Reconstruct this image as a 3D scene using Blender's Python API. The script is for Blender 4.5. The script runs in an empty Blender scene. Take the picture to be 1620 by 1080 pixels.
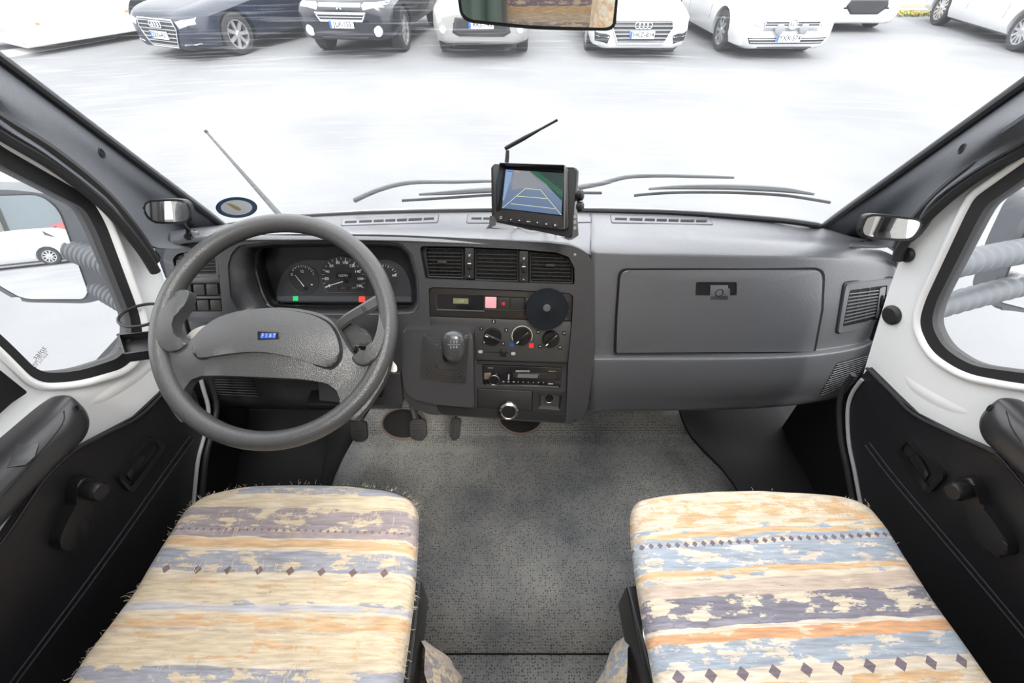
import bpy, bmesh, math, random
from mathutils import Vector, Matrix, noise
from mathutils.bvhtree import BVHTree
random.seed(7)
SC = bpy.context.scene
COL = SC.collection
R = math.radians

# ------------------------------------------------------------------ camera
PITCH = R(43.3); FPX = 720.0
CAM = Vector((-.036, 0, 1.35))
FWD = Vector((0, math.cos(PITCH), -math.sin(PITCH)))
UPV = Vector((0, math.sin(PITCH), math.cos(PITCH)))
cd = bpy.data.cameras.new('camera'); cam = bpy.data.objects.new('camera', cd); COL.objects.link(cam)
cam.location = CAM; cam.rotation_euler = (R(90) - PITCH, 0, 0)
cd.sensor_width = 36; cd.lens = 36 * FPX / 1620; cd.clip_start = .02; cd.clip_end = 300
SC.camera = cam
# ------------------------------------------------------------------ light
W = bpy.data.worlds.new('sky'); SC.world = W; W.use_nodes = True
nt = W.node_tree; bg = nt.nodes['Background']
tc = nt.nodes.new('ShaderNodeTexCoord'); sx = nt.nodes.new('ShaderNodeSeparateXYZ'); cr = nt.nodes.new('ShaderNodeValToRGB')
nt.links.new(tc.outputs['Generated'], sx.inputs[0]); nt.links.new(sx.outputs['Z'], cr.inputs[0]); nt.links.new(cr.outputs[0], bg.inputs[0])
cr.color_ramp.elements[0].position = 0.0; cr.color_ramp.elements[0].color = (.65, .665, .69, 1)
cr.color_ramp.elements[1].position = 0.5; cr.color_ramp.elements[1].color = (.97, .98, 1, 1)
bg.inputs[1].default_value = 2.7
sl = bpy.data.lights.new('sun', 'SUN'); sl.energy = 1.6; sl.angle = R(12); sl.color = (1, .95, .87)
so = bpy.data.objects.new('sun', sl); COL.objects.link(so)
so.rotation_euler = Vector((-.25, .75, -1)).to_track_quat('-Z', 'Y').to_euler()
# unseen area light added behind the seats to brighten the cab
al = bpy.data.lights.new('cab_fill_light', 'AREA'); al.shape = 'RECTANGLE'; al.size = 1.2; al.size_y = .8; al.energy = 1.0; al.color = (1, .97, .93)
ao = bpy.data.objects.new('cab_fill_light', al); COL.objects.link(ao)
ao.location = (0, -.75, 1.85); ao.rotation_euler = Vector((0, .8, -1)).to_track_quat('-Z', 'Y').to_euler()
vs = SC.view_settings
vs.view_transform = 'Standard'; vs.look = 'None'; vs.gamma = 1; vs.use_curve_mapping = False; vs.exposure = 0.72

# ------------------------------------------------------------------ helpers
def ray(px, py):
    return FWD + Vector(((px - 810) / FPX, 0, 0)) + UPV * ((540 - py) / FPX)
def P(px, py, pl):
    """the point of a plane seen at a place of the photo; pl = ('x'|'y'|'z', v) or (point, normal)"""
    d = ray(px, py)
    if isinstance(pl[0], str):
        k = 'xyz'.index(pl[0]); return CAM + d * ((pl[1] - CAM[k]) / d[k])
    return CAM + d * ((pl[0] - CAM).dot(pl[1]) / d.dot(pl[1]))
def PP(pts, pl): return [P(a, b, pl) for a, b in pts]
def proj(p):
    d = Vector(p) - CAM; z = d.dot(FWD); return (810 + FPX * d.x / z, 540 - FPX * d.dot(UPV) / z)
def plane_of(a, b, c):
    n = (b - a).cross(c - a).normalized()
    if n.dot(CAM - a) < 0: n = -n
    return (a, n)
def rnd(pts, r, n=5):
    out = []; N = len(pts)
    for i in range(N):
        rr = r[i] if isinstance(r, (list, tuple)) else r
        p = Vector(pts[i]); a = Vector(pts[i - 1]); b = Vector(pts[(i + 1) % N])
        if rr <= 0: out.append(tuple(p)); continue
        u = (a - p); v = (b - p); k = min(rr, u.length * .48, v.length * .48)
        s = p + u.normalized() * k; e = p + v.normalized() * k
        for j in range(n + 1):
            t = j / n; out.append(tuple(s * (1 - t) ** 2 + p * 2 * t * (1 - t) + e * t * t))
    return out
def smooth_line(pts, n=8):
    """Catmull-Rom through points of any dimension"""
    pts = [Vector(p) for p in pts]; out = []
    for i in range(len(pts) - 1):
        p0 = pts[max(i - 1, 0)]; p1 = pts[i]; p2 = pts[i + 1]; p3 = pts[min(i + 2, len(pts) - 1)]
        for j in range(n):
            t = j / n
            out.append(.5 * ((2 * p1) + (p2 - p0) * t + (2 * p0 - 5 * p1 + 4 * p2 - p3) * t * t + (3 * p1 - p0 - 3 * p2 + p3) * t ** 3))
    out.append(pts[-1]); return out
def smooth_loop(pts, n=6):
    pts = [Vector(p) for p in pts]; N = len(pts); out = []
    for i in range(N):
        p0, p1, p2, p3 = pts[i - 1], pts[i], pts[(i + 1) % N], pts[(i + 2) % N]
        for j in range(n):
            t = j / n
            out.append(.5 * ((2 * p1) + (p2 - p0) * t + (2 * p0 - 5 * p1 + 4 * p2 - p3) * t * t + (3 * p1 - p0 - 3 * p2 + p3) * t ** 3))
    return out
def put(name, me, mat=None, parent=None, angle=35):
    if mat is not None:
        for m in (mat if isinstance(mat, (list, tuple)) else [mat]): me.materials.append(m)
    if angle:
        me.polygons.foreach_set('use_smooth', [True] * len(me.polygons)); me.set_sharp_from_angle(angle=R(angle))
    o = bpy.data.objects.new(name, me); COL.objects.link(o)
    if parent is not None: child(o, parent)
    return o
def child(o, parent):
    o.parent = parent
    p = parent; m = Matrix.Identity(4)
    chain = []
    while p is not None: chain.append(p); p = p.parent
    w = Matrix.Identity(4)
    for q in reversed(chain): w = w @ q.matrix_parent_inverse @ q.matrix_basis
    o.matrix_parent_inverse = w.inverted()
    return o
def bmput(name, bm, mat=None, parent=None, angle=35, fix=True):
    if fix: bmesh.ops.recalc_face_normals(bm, faces=bm.faces)
    me = bpy.data.meshes.new(name); bm.to_mesh(me); bm.free()
    return put(name, me, mat, parent, angle)
def tag(o, label=None, cat=None, group=None, kind=None):
    if label: o['label'] = label
    if cat: o['category'] = cat
    if group: o['group'] = group
    if kind: o['kind'] = kind
    return o
def thing(name, loc, label, cat, group=None, kind=None):
    o = bpy.data.objects.new(name, None); COL.objects.link(o); o.location = loc; o.empty_display_size = .05
    return tag(o, label, cat, group, kind)
def add_prism(bm, pts, vec, bev=0, seg=3, both=False):
    """closed prism from polygon pts (front) swept by vec (back); the front rim may be rounded"""
    n = len(pts); pts = [Vector(p) for p in pts]; vec = Vector(vec)
    a = [bm.verts.new(p) for p in pts]; b = [bm.verts.new(p + vec) for p in pts]
    f = bm.faces.new(a); g = bm.faces.new(b[::-1]); es = list(f.edges) + (list(g.edges) if both else [])
    for i in range(n): bm.faces.new((a[i], b[i], b[(i + 1) % n], a[(i + 1) % n]))
    if bev: bmesh.ops.bevel(bm, geom=es, offset=bev, segments=seg, profile=.5, affect='EDGES', clamp_overlap=True)
def prism(name, pts, vec, mat, parent=None, bev=0, seg=3, both=False, angle=35):
    bm = bmesh.new(); add_prism(bm, pts, vec, bev, seg, both); return bmput(name, bm, mat, parent, angle)
def add_ring(bm, o, i, vec):
    n = len(o); vec = Vector(vec)
    A = [bm.verts.new(p) for p in o]; B = [bm.verts.new(p) for p in i]
    A2 = [bm.verts.new(Vector(p) + vec) for p in o]; B2 = [bm.verts.new(Vector(p) + vec) for p in i]
    for k in range(n):
        j = (k + 1) % n
        for q in ((A[k], A[j], B[j], B[k]), (A2[k], B2[k], B2[j], A2[j]), (A[k], A2[k], A2[j], A[j]), (B[k], B[j], B2[j], B2[k])): bm.faces.new(q)
def ring(name, o, i, vec, mat, parent=None, bev=0):
    bm = bmesh.new(); add_ring(bm, o, i, vec)
    if bev: bmesh.ops.bevel(bm, geom=[e for e in bm.edges if e.calc_face_angle(0) > .8], offset=bev, segments=2, profile=.5, affect='EDGES', clamp_overlap=True)
    return bmput(name, bm, mat, parent)
def shrink(pts, d):
    """offset a 2-D polygon inwards by d (picture units)"""
    N = len(pts); ar = sum(pts[i][0] * pts[(i + 1) % N][1] - pts[(i + 1) % N][0] * pts[i][1] for i in range(N))
    s = 1 if ar > 0 else -1; out = []
    for i in range(N):
        p = Vector(pts[i]); a = Vector(pts[i - 1]); b = Vector(pts[(i + 1) % N])
        u = (p - a); v = (b - p)
        if u.length < 1e-6: u = v
        if v.length < 1e-6: v = u
        u.normalize(); v.normalize(); n1 = Vector((-u.y, u.x)) * s; n2 = Vector((-v.y, v.x)) * s
        m = n1 + n2; m = m / max(.3, m.length_squared) * 2 if m.length > 1e-6 else n1
        out.append(tuple(p + m * d * .5 * 1.0 * (2 if False else 1) ))
    return out
def add_tube(bm, path, rad, n=10, cap=True, loop=False, squash=None):
    path = [Vector(p) for p in path]; N = len(path)
    if not isinstance(rad, (list, tuple)): rad = [rad] * N
    prev = None; rings = []
    for i in range(N):
        if loop: t = path[(i + 1) % N] - path[i - 1]
        else: t = path[min(i + 1, N - 1)] - path[max(i - 1, 0)]
        t.normalize()
        if prev is None:
            a = Vector((0, 0, 1)) if abs(t.z) < .9 else Vector((1, 0, 0))
            u = a.cross(t).normalized()
        else: u = (prev - t * prev.dot(t)).normalized()
        prev = u; v = t.cross(u)
        rings.append([bm.verts.new(path[i] + (u * math.cos(2 * math.pi * k / n) + v * math.sin(2 * math.pi * k / n)) * rad[i]) for k in range(n)])
    for i in range(N if loop else N - 1):
        A = rings[i]; B = rings[(i + 1) % N]
        for k in range(n): bm.faces.new((A[k], A[(k + 1) % n], B[(k + 1) % n], B[k]))
    if cap and not loop: bm.faces.new(rings[0][::-1]); bm.faces.new(rings[-1])
def tube(name, path, rad, mat, parent=None, n=10, loop=False):
    bm = bmesh.new(); add_tube(bm, path, rad, n, True, loop); return bmput(name, bm, mat, parent)
def basis(n):
    n = Vector(n).normalized(); a = Vector((1, 0, 0)) - n * n.x
    if a.length < .2: a = Vector((0, 1, 0)) - n * n.y
    a.normalize(); b = n.cross(a); return a, b, n     # a right, b up (for n towards the viewer)
def circ(c, n, r, k=32, ph=0):
    a, b, n = basis(n); c = Vector(c)
    return [c + a * r * math.cos(ph + 2 * math.pi * i / k) + b * r * math.sin(ph + 2 * math.pi * i / k) for i in range(k)]
def add_lathe(bm, c, n, prof, k=32):
    """profile = list of (radius, height along n)"""
    n = Vector(n).normalized(); rings = []
    for r, h in prof:
        if r < 1e-6: rings.append([bm.verts.new(Vector(c) + n * h)])
        else: rings.append([bm.verts.new(p + n * h) for p in circ(c, n, r, k)])
    for A, B in zip(rings, rings[1:]):
        for i in range(k):
            j = (i + 1) % k
            if len(A) == 1 and len(B) == 1: continue
            if len(A) == 1: bm.faces.new((A[0], B[j], B[i]))
            elif len(B) == 1: bm.faces.new((A[i], A[j], B[0]))
            else: bm.faces.new((A[i], A[j], B[j], B[i]))
    for rg in (rings[0], rings[-1]):
        if len(rg) > 1: bm.faces.new(rg)
def lathe(name, c, n, prof, mat, parent=None, k=32):
    bm = bmesh.new(); add_lathe(bm, c, n, prof, k); return bmput(name, bm, mat, parent)
def add_box(bm, c, s, rot=None):
    m = Matrix.Translation(Vector(c)) @ (rot.to_4x4() if rot else Matrix.Identity(4)) @ Matrix.Diagonal((s[0], s[1], s[2], 1))
    return bmesh.ops.create_cube(bm, size=1, matrix=m)['verts']
def box(name, c, s, mat, parent=None, bev=0, rot=None, seg=2):
    bm = bmesh.new(); add_box(bm, c, s, rot)
    if bev: bmesh.ops.bevel(bm, geom=list(bm.edges), offset=bev, segments=seg, profile=.5, affect='EDGES')
    return bmput(name, bm, mat, parent)
def grid_mesh(rows, close=False):
    bm = bmesh.new(); V = [[bm.verts.new(p) for p in r] for r in rows]
    for i in range(len(V) - 1):
        m = len(V[i])
        for j in range(m if close else m - 1): bm.faces.new((V[i][j], V[i][(j + 1) % m], V[i + 1][(j + 1) % m], V[i + 1][j]))
    return bm
def loft(cols, nu=6, nv=4):
    """cols: list of columns of 3-D points, smoothed both ways -> rows"""
    cols = [smooth_line(c, nv) for c in cols]
    rows = [smooth_line([c[i] for c in cols], nu) for i in range(len(cols[0]))]
    return rows
def solid(name, rows, off, mat, parent=None, angle=40):
    """open sheet thickened by the vector off"""
    bm = grid_mesh(rows); g = bmesh.ops.extrude_face_region(bm, geom=bm.faces[:])
    bmesh.ops.translate(bm, verts=[v for v in g['geom'] if isinstance(v, bmesh.types.BMVert)], vec=off)
    # extruding a region keeps no back copy: put the original faces back as the far side
    return bmput(name, bm, mat, parent, angle)
def cut(o, pts, vec, mat=None):
    """carve a prism out of a mesh and keep the result as plain mesh data"""
    bm = bmesh.new(); add_prism(bm, pts, vec); bmesh.ops.recalc_face_normals(bm, faces=bm.faces)
    me = bpy.data.meshes.new('tmp'); bm.to_mesh(me); bm.free()
    carve(o, me)
def carve(o, me):
    c = bpy.data.objects.new('tmp', me); COL.objects.link(c)
    m = o.modifiers.new('b', 'BOOLEAN'); m.operation = 'DIFFERENCE'; m.object = c; m.solver = 'EXACT'
    dg = bpy.context.evaluated_depsgraph_get(); dg.update()
    nm = bpy.data.meshes.new_from_object(o.evaluated_get(dg)); old = o.data
    o.modifiers.clear(); o.data = nm; nm.name = old.name
    nm.polygons.foreach_set('use_smooth', [True] * len(nm.polygons)); nm.set_sharp_from_angle(angle=R(35))
    bpy.data.objects.remove(c); bpy.data.meshes.remove(me)
def face_cam(o):
    me = o.data; c = Vector((0, 0, 0)); s = 0
    for p in me.polygons: s += p.area * p.normal.dot((CAM - p.center).normalized())
    if s < 0: me.flip_normals()
    return o
def bvh_of(o):
    bm = bmesh.new(); bm.from_mesh(o.data); t = BVHTree.FromBMesh(bm); bm.free(); return t
def PB(px, py, tree, off=0):
    d = ray(px, py).normalized(); h = tree.ray_cast(CAM, d)
    if h[0] is None:
        best = None
        for k in range(40):
            q = tree.find_nearest(CAM + d * (.4 + k * .03))
            if best is None or q[3] < best[3]: best = q
        print('PB miss', px, py, round(best[3], 4)); h = best
    n = h[1] if h[1].dot(d) < 0 else -h[1]
    return h[0] + n * off, n
def text(name, s, size, pos, n, up, mat, parent=None, ext=.0004, bold=0, align='CENTER', shear=0, sx=1):
    cu = bpy.data.curves.new(name, 'FONT'); cu.body = s; cu.size = size; cu.extrude = ext; cu.align_x = align; cu.align_y = 'CENTER'
    cu.offset = bold; cu.resolution_u = 2; cu.shear = shear
    t = bpy.data.objects.new('tmp', cu); COL.objects.link(t)
    dg = bpy.context.evaluated_depsgraph_get(); dg.update()
    me = bpy.data.meshes.new_from_object(t.evaluated_get(dg)); bpy.data.objects.remove(t)
    n = Vector(n).normalized(); up = Vector(up); up = (up - n * up.dot(n)).normalized(); x = up.cross(n)
    M = Matrix.Translation(pos) @ Matrix((x, up, n)).transposed().to_4x4() @ Matrix.Diagonal((sx, 1, 1, 1))
    me.transform(M); me.name = name
    return put(name, me, mat, parent, 0)

# ------------------------------------------------------------------ materials
MATS = {}
def mat(name, col, rough=.5, metal=0, bump=None, spec=.5, emit=None, coat=0, var=None, bump2=None):
    if name in MATS: return MATS[name]
    m = bpy.data.materials.new(name); m.use_nodes = True; t = m.node_tree; b = t.nodes['Principled BSDF']
    b.inputs['Base Color'].default_value = (*col, 1); b.inputs['Roughness'].default_value = rough
    b.inputs['Metallic'].default_value = metal; b.inputs['Specular IOR Level'].default_value = spec
    b.inputs['Coat Weight'].default_value = coat; b.inputs['Coat Roughness'].default_value = .05
    if emit: b.inputs['Emission Color'].default_value = (*emit[0], 1); b.inputs['Emission Strength'].default_value = emit[1]
    tc = t.nodes.new('ShaderNodeTexCoord')
    if var:       # (scale, amount): gentle mottling of the plastic or paint itself
        nz = t.nodes.new('ShaderNodeTexNoise'); nz.inputs['Scale'].default_value = var[0]; nz.inputs['Detail'].default_value = 5
        mx = t.nodes.new('ShaderNodeMix'); mx.data_type = 'RGBA'
        mx.inputs[6].default_value = (*[max(0, c * (1 - var[1])) for c in col], 1); mx.inputs[7].default_value = (*[min(1, c * (1 + var[1])) for c in col], 1)
        t.links.new(tc.outputs['Object'], nz.inputs['Vector']); t.links.new(nz.outputs[0], mx.inputs[0]); t.links.new(mx.outputs[2], b.inputs['Base Color'])
    if bump:
        kind, sc, st = bump
        if kind == 'grain':
            n1 = t.nodes.new('ShaderNodeTexVoronoi'); n1.feature = 'DISTANCE_TO_EDGE'; n1.inputs['Scale'].default_value = sc
            out = n1.outputs['Distance']
        else:
            n1 = t.nodes.new('ShaderNodeTexNoise'); n1.inputs['Scale'].default_value = sc; n1.inputs['Detail'].default_value = 3
            out = n1.outputs[0]
        bp = t.nodes.new('ShaderNodeBump'); bp.inputs['Strength'].default_value = st; bp.inputs['Distance'].default_value = .002
        t.links.new(tc.outputs['Object'], n1.inputs['Vector']); t.links.new(out, bp.inputs['Height']); t.links.new(bp.outputs[0], b.inputs['Normal'])
    MATS[name] = m; return m
M_dash = mat('dash_grey_plastic', (.112, .117, .128), .32, bump=('grain', 300, .3), var=(6, .10), spec=.8)
M_frame = mat('instrument_frame_plastic', (.034, .035, .038), .38, bump=('grain', 300, .25), var=(7, .08))
M_panel = mat('panel_dark_plastic', (.020, .0195, .019), .42, bump=('noise', 900, .08), spec=.35)
M_black = mat('black_plastic', (.009, .009, .010), .38, spec=.35)
M_gloss = mat('gloss_black', (.008, .008, .009), .15)
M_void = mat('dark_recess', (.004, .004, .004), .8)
M_wheel = mat('steering_wheel_vinyl', (.046, .047, .048), .34, bump=('grain', 380, .25), var=(9, .1))
M_wheel2 = mat('steering_wheel_pad', (.052, .053, .055), .38, bump=('grain', 330, .25))
M_pillar = mat('pillar_trim_plastic', (.070, .077, .087), .42, bump=('noise', 500, .3), var=(5, .08))
M_rubber = mat('black_rubber', (.012, .012, .013), .55)
M_white = mat('white_door_paint', (.72, .735, .74), .28, coat=.4)
M_vinyl = mat('black_door_vinyl', (.007, .007, .009), .42, bump=('grain', 400, .25))
M_armrest = mat('armrest_plastic', (.026, .026, .028), .32)
M_chrome = mat('chrome', (.55, .55, .54), .22, 1)
M_satin = mat('satin_metal', (.45, .44, .43), .3, 1)
M_mirror = mat('mirror_glass', (.92, .93, .93), .0, 1)
M_ink = mat('white_marking', (.75, .75, .72), .6)
M_inkgrey = mat('grey_marking', (.3, .3, .3), .6)
M_red = mat('red_marking', (.75, .02, .02), .5)
M_blue = mat('blue_marking', (.01, .05, .22), .5)
M_grip = mat('worn_black_rubber', (.03, .03, .03), .65, bump=('grain', 700, .3))

# ================================================================== THE CAB: setting
# door inner surface: |x| = .857 - .17 y - .03 (z - .75)
def side_plane(s, off=0):
    """inner surface of the left (-1) or right (+1) door, moved off metres into the cab"""
    n = Vector((-s, -.17, -.03)).normalized()
    return (Vector((s * .857, 0, .75)) + n * off, n)
SN = {s: side_plane(s)[1] for s in (-1, 1)}

# -------- floor
bm = bmesh.new()
def fl_z(y): return 0 if y < .93 else (y - .93) * .9
rows = []
for i in range(9):
    y = [-1.2, -.3, .2, .5, .75, .93, 1.0, 1.12, 1.25][i]
    rows.append([Vector((x, y, fl_z(y) - .034)) for x in (-.8, -.4, 0, .4, .8)])
def rubber_floor(name, base, dots, dark):
    m = bpy.data.materials.new(name); m.use_nodes = True; t = m.node_tree; b = t.nodes['Principled BSDF']
    tc = t.nodes.new('ShaderNodeTexCoord'); vo = t.nodes.new('ShaderNodeTexVoronoi'); vo.inputs['Scale'].default_value = 150; vo.inputs['Randomness'].default_value = .45
    cr = t.nodes.new('ShaderNodeValToRGB'); cr.color_ramp.elements[0].position = .2; cr.color_ramp.elements[0].color = (*dots, 1); cr.color_ramp.elements[1].position = .36; cr.color_ramp.elements[1].color = (*base, 1)
    nz = t.nodes.new('ShaderNodeTexNoise'); nz.inputs['Scale'].default_value = 3.2; nz.inputs['Detail'].default_value = 7; nz.inputs['Roughness'].default_value = .6
    r2 = t.nodes.new('ShaderNodeValToRGB'); r2.color_ramp.elements[0].position = .38; r2.color_ramp.elements[0].color = (*dark, 1); r2.color_ramp.elements[1].position = .62; r2.color_ramp.elements[1].color = (1, 1, .97, 1)
    n2 = t.nodes.new('ShaderNodeTexNoise'); n2.inputs['Scale'].default_value = 220; n2.inputs['Detail'].default_value = 3
    r3 = t.nodes.new('ShaderNodeValToRGB'); r3.color_ramp.elements[0].position = .3; r3.color_ramp.elements[0].color = (.75, .75, .75, 1); r3.color_ramp.elements[1].position = .7; r3.color_ramp.elements[1].color = (1.08, 1.08, 1.06, 1)
    mu = t.nodes.new('ShaderNodeMix'); mu.data_type = 'RGBA'; mu.blend_type = 'MULTIPLY'; mu.inputs[0].default_value = 1
    m2 = t.nodes.new('ShaderNodeMix'); m2.data_type = 'RGBA'; m2.blend_type = 'MULTIPLY'; m2.inputs[0].default_value = 1
    L = t.links.new
    for n in (vo, nz, n2): L(tc.outputs['Object'], n.inputs['Vector'])
    L(vo.outputs['Distance'], cr.inputs[0]); L(nz.outputs[0], r2.inputs[0]); L(n2.outputs[0], r3.inputs[0])
    L(cr.outputs[0], mu.inputs[6]); L(r2.outputs[0], mu.inputs[7]); L(mu.outputs[2], m2.inputs[6]); L(r3.outputs[0], m2.inputs[7]); L(m2.outputs[2], b.inputs['Base Color'])
    bp = t.nodes.new('ShaderNodeBump'); bp.inputs['Strength'].default_value = .5; bp.inputs['Distance'].default_value = .002
    L(vo.outputs['Distance'], bp.inputs['Height']); L(bp.outputs[0], b.inputs['Normal']); b.inputs['Roughness'].default_value = .6
    return m
M_mat = rubber_floor('dotted_floor_covering', (.26, .255, .24), (.03, .03, .032), (.44, .47, .52))
M_floor = mat('cab_floor_black', (.012, .012, .013), .6, bump=('noise', 300, .2))
fo = bmput('floor', grid_mesh(rows), M_floor); tag(fo, 'black cab floor and toe board under the dotted covering', 'floor', kind='structure')
fo.modifiers.new('t', 'SOLIDIFY').thickness = .01
# dotted covering, its outline traced where it lies
def fpt(px, py):
    p = P(px, py, ('z', 0.0))
    if p.y > .93:
        p = P(px, py, (Vector((0, .93, 0)), Vector((0, -.9, 1)).normalized()))
    return p
mr = []
for py in (600, 630, 650, 672, 690, 720, 755, 800, 900, 1034):
    lx = {600: 590, 630: 588, 650: 582, 672: 572, 690: 556, 720: 546, 755: 534, 800: 515, 900: 470, 1034: 400}[py]
    rx = {600: 1050, 630: 1062, 650: 1072, 672: 1080, 690: 1090, 720: 1112, 755: 1150, 800: 1190, 900: 1260, 1034: 1360}[py]
    mr.append([fpt(lx + (rx - lx) * k / 12, py) + Vector((0, 0, .004)) for k in range(13)])
cv = bmput('floor_covering', grid_mesh(mr), M_mat); cv.modifiers.new('t', 'SOLIDIFY').thickness = .006
tag(cv, 'grey dotted rubber covering on the cab floor between the seats', 'floor covering')
# rear piece of the covering behind the joint line
rr = [[fpt(x, y) + Vector((0, 0, .003)) for x in (400, 600, 700, 820, 960, 1100, 1300)] for y in (1036, 1150, 1400)]
rv = bmput('floor_covering', grid_mesh(rr), M_mat); rv.modifiers.new('t', 'SOLIDIFY').thickness = .006
tag(rv, 'strip of dotted floor covering behind the joint at the seat bases', 'floor covering')
# bound openings in the covering: one by the pedals, one under the centre stack
for (cx, cy, a, b, lab) in ((640, 672, 34, 24, 'rusty edged opening in the floor covering around the brake pedal arm'), (824, 656, 37, 32, 'round bound opening in the floor covering below the centre stack')):
    o3 = [fpt(cx + a * math.cos(t * math.pi / 16), cy + b * math.sin(t * math.pi / 16)) + Vector((0, -.006, .016)) for t in range(32)]
    r = thing('floor_opening', o3[8], lab, 'opening')
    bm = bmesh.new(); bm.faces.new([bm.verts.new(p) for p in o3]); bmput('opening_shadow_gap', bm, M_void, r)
    tube('opening_edge', o3, .0045, mat('opening_binding', (.16, .12, .10), .6), r, 6, True)

# -------- black footwell liners at both sides (wheel arches)
M_liner = mat('footwell_liner', (.008, .008, .009), .6, bump=('noise', 150, .25), spec=.2)
def liner(name, pts, lab, back=.25):
    pass
lf = [[(262, 560), (300, 640), (318, 700), (300, 790), (280, 900)], [(420, 600), (425, 650), (430, 700), (425, 790), (400, 900)], [(540, 640), (548, 670), (540, 700), (508, 760), (460, 900)], [(590, 640), (575, 680), (556, 698), (534, 758), (500, 860)]]
def liner_loft(cols, ys, zs, name, lab):
    C = []
    for c, yy in zip(cols, ys):
        C.append([P(px, py, ('z', z)) if z is not None else P(px, py, ('y', yy)) for (px, py), z in zip(c, zs)])
    rows = loft(C, 4, 4); o = bmput(name, grid_mesh(rows), M_liner); o.modifiers.new('t', 'SOLIDIFY').thickness = .01
    return tag(o, lab, 'footwell liner', kind='structure')
liner_loft([[(300, 640), (310, 700), (300, 800), (250, 950)], [(360, 640), (368, 700), (358, 800), (300, 950)], [(374, 640), (383, 700), (372, 800), (310, 950)], [(500, 640), (505, 700), (490, 800), (450, 950)], [(548, 640), (524, 720), (505, 800), (470, 950)], [(590, 640), (556, 697), (520, 780), (480, 950)]],
           (1.1, 1.1, 1.1, 1.0, .95, .9), (.2, .13, .10, .06), 'wall_footwell_left', 'black moulded footwell liner left of the pedals')
liner_loft([[(1070, 640), (1092, 692), (1160, 768), (1260, 950)], [(1082, 640), (1106, 690), (1170, 768), (1265, 950)], [(1150, 640), (1180, 700), (1230, 768), (1300, 950)], [(1262, 630), (1275, 700), (1290, 768), (1340, 950)], [(1290, 625), (1300, 700), (1312, 768), (1352, 950)], [(1330, 625), (1338, 700), (1350, 768), (1372, 950)]],
           (1,) * 6, (.10, .07, .07, .06), 'wall_footwell_right', 'black moulded footwell liner in front of the passenger seat')
# vertical walls closing the cab below the dash
for s in (-1, 1):
    w = box('wall_left' if s < 0 else 'wall_right', (s * .89, .32, .28), (.03, 1.20, .78), M_liner)
    tag(w, 'black lower cab side below the %s door' % ('driver' if s < 0 else 'passenger'), 'wall', kind='structure')
fw = box('wall_front', (0, 1.27, .27), (1.7, .04, .7), M_liner); tag(fw, 'black bulkhead hidden behind the dashboard', 'wall', kind='structure')
# engine cover outside, below the windscreen
M_hood = mat('white_bonnet_paint', (.74, .75, .76), .3, coat=.4)

# -------- windscreen
BASE = [(355, 357), (430, 347), (500, 341), (589, 336.5), (700, 333.5), (810, 332), (923, 332), (1059, 335), (1156, 341), (1241, 348), (1303, 357)]
base3 = smooth_line([P(a, b, ('z', .77)) for a, b in BASE], 4)
LT = P(0, 90, ('y', .75)); RT = P(1620, 130, ('y', .75))
nb = len(base3)
def ws_top(i, z):
    t = i / (nb - 1); b = base3[i]
    sl = base3[0] + (LT - base3[0]) * ((z - .77) / (LT.z - .77)); sr = base3[-1] + (RT - base3[-1]) * ((z - .77) / (RT.z - .77))
    q = sl.lerp(sr, t); bow = (z - .77) * .16 * (4 * t * (1 - t)) * .5
    return Vector((q.x, b.y + (q.y - (base3[0].lerp(base3[-1], t)).y) + bow, z))
wrows = [base3] + [[ws_top(i, z) for i in range(nb)] for z in (.87, .98, 1.1, 1.22, 1.34, 1.46, 1.58, 1.70)]
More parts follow.
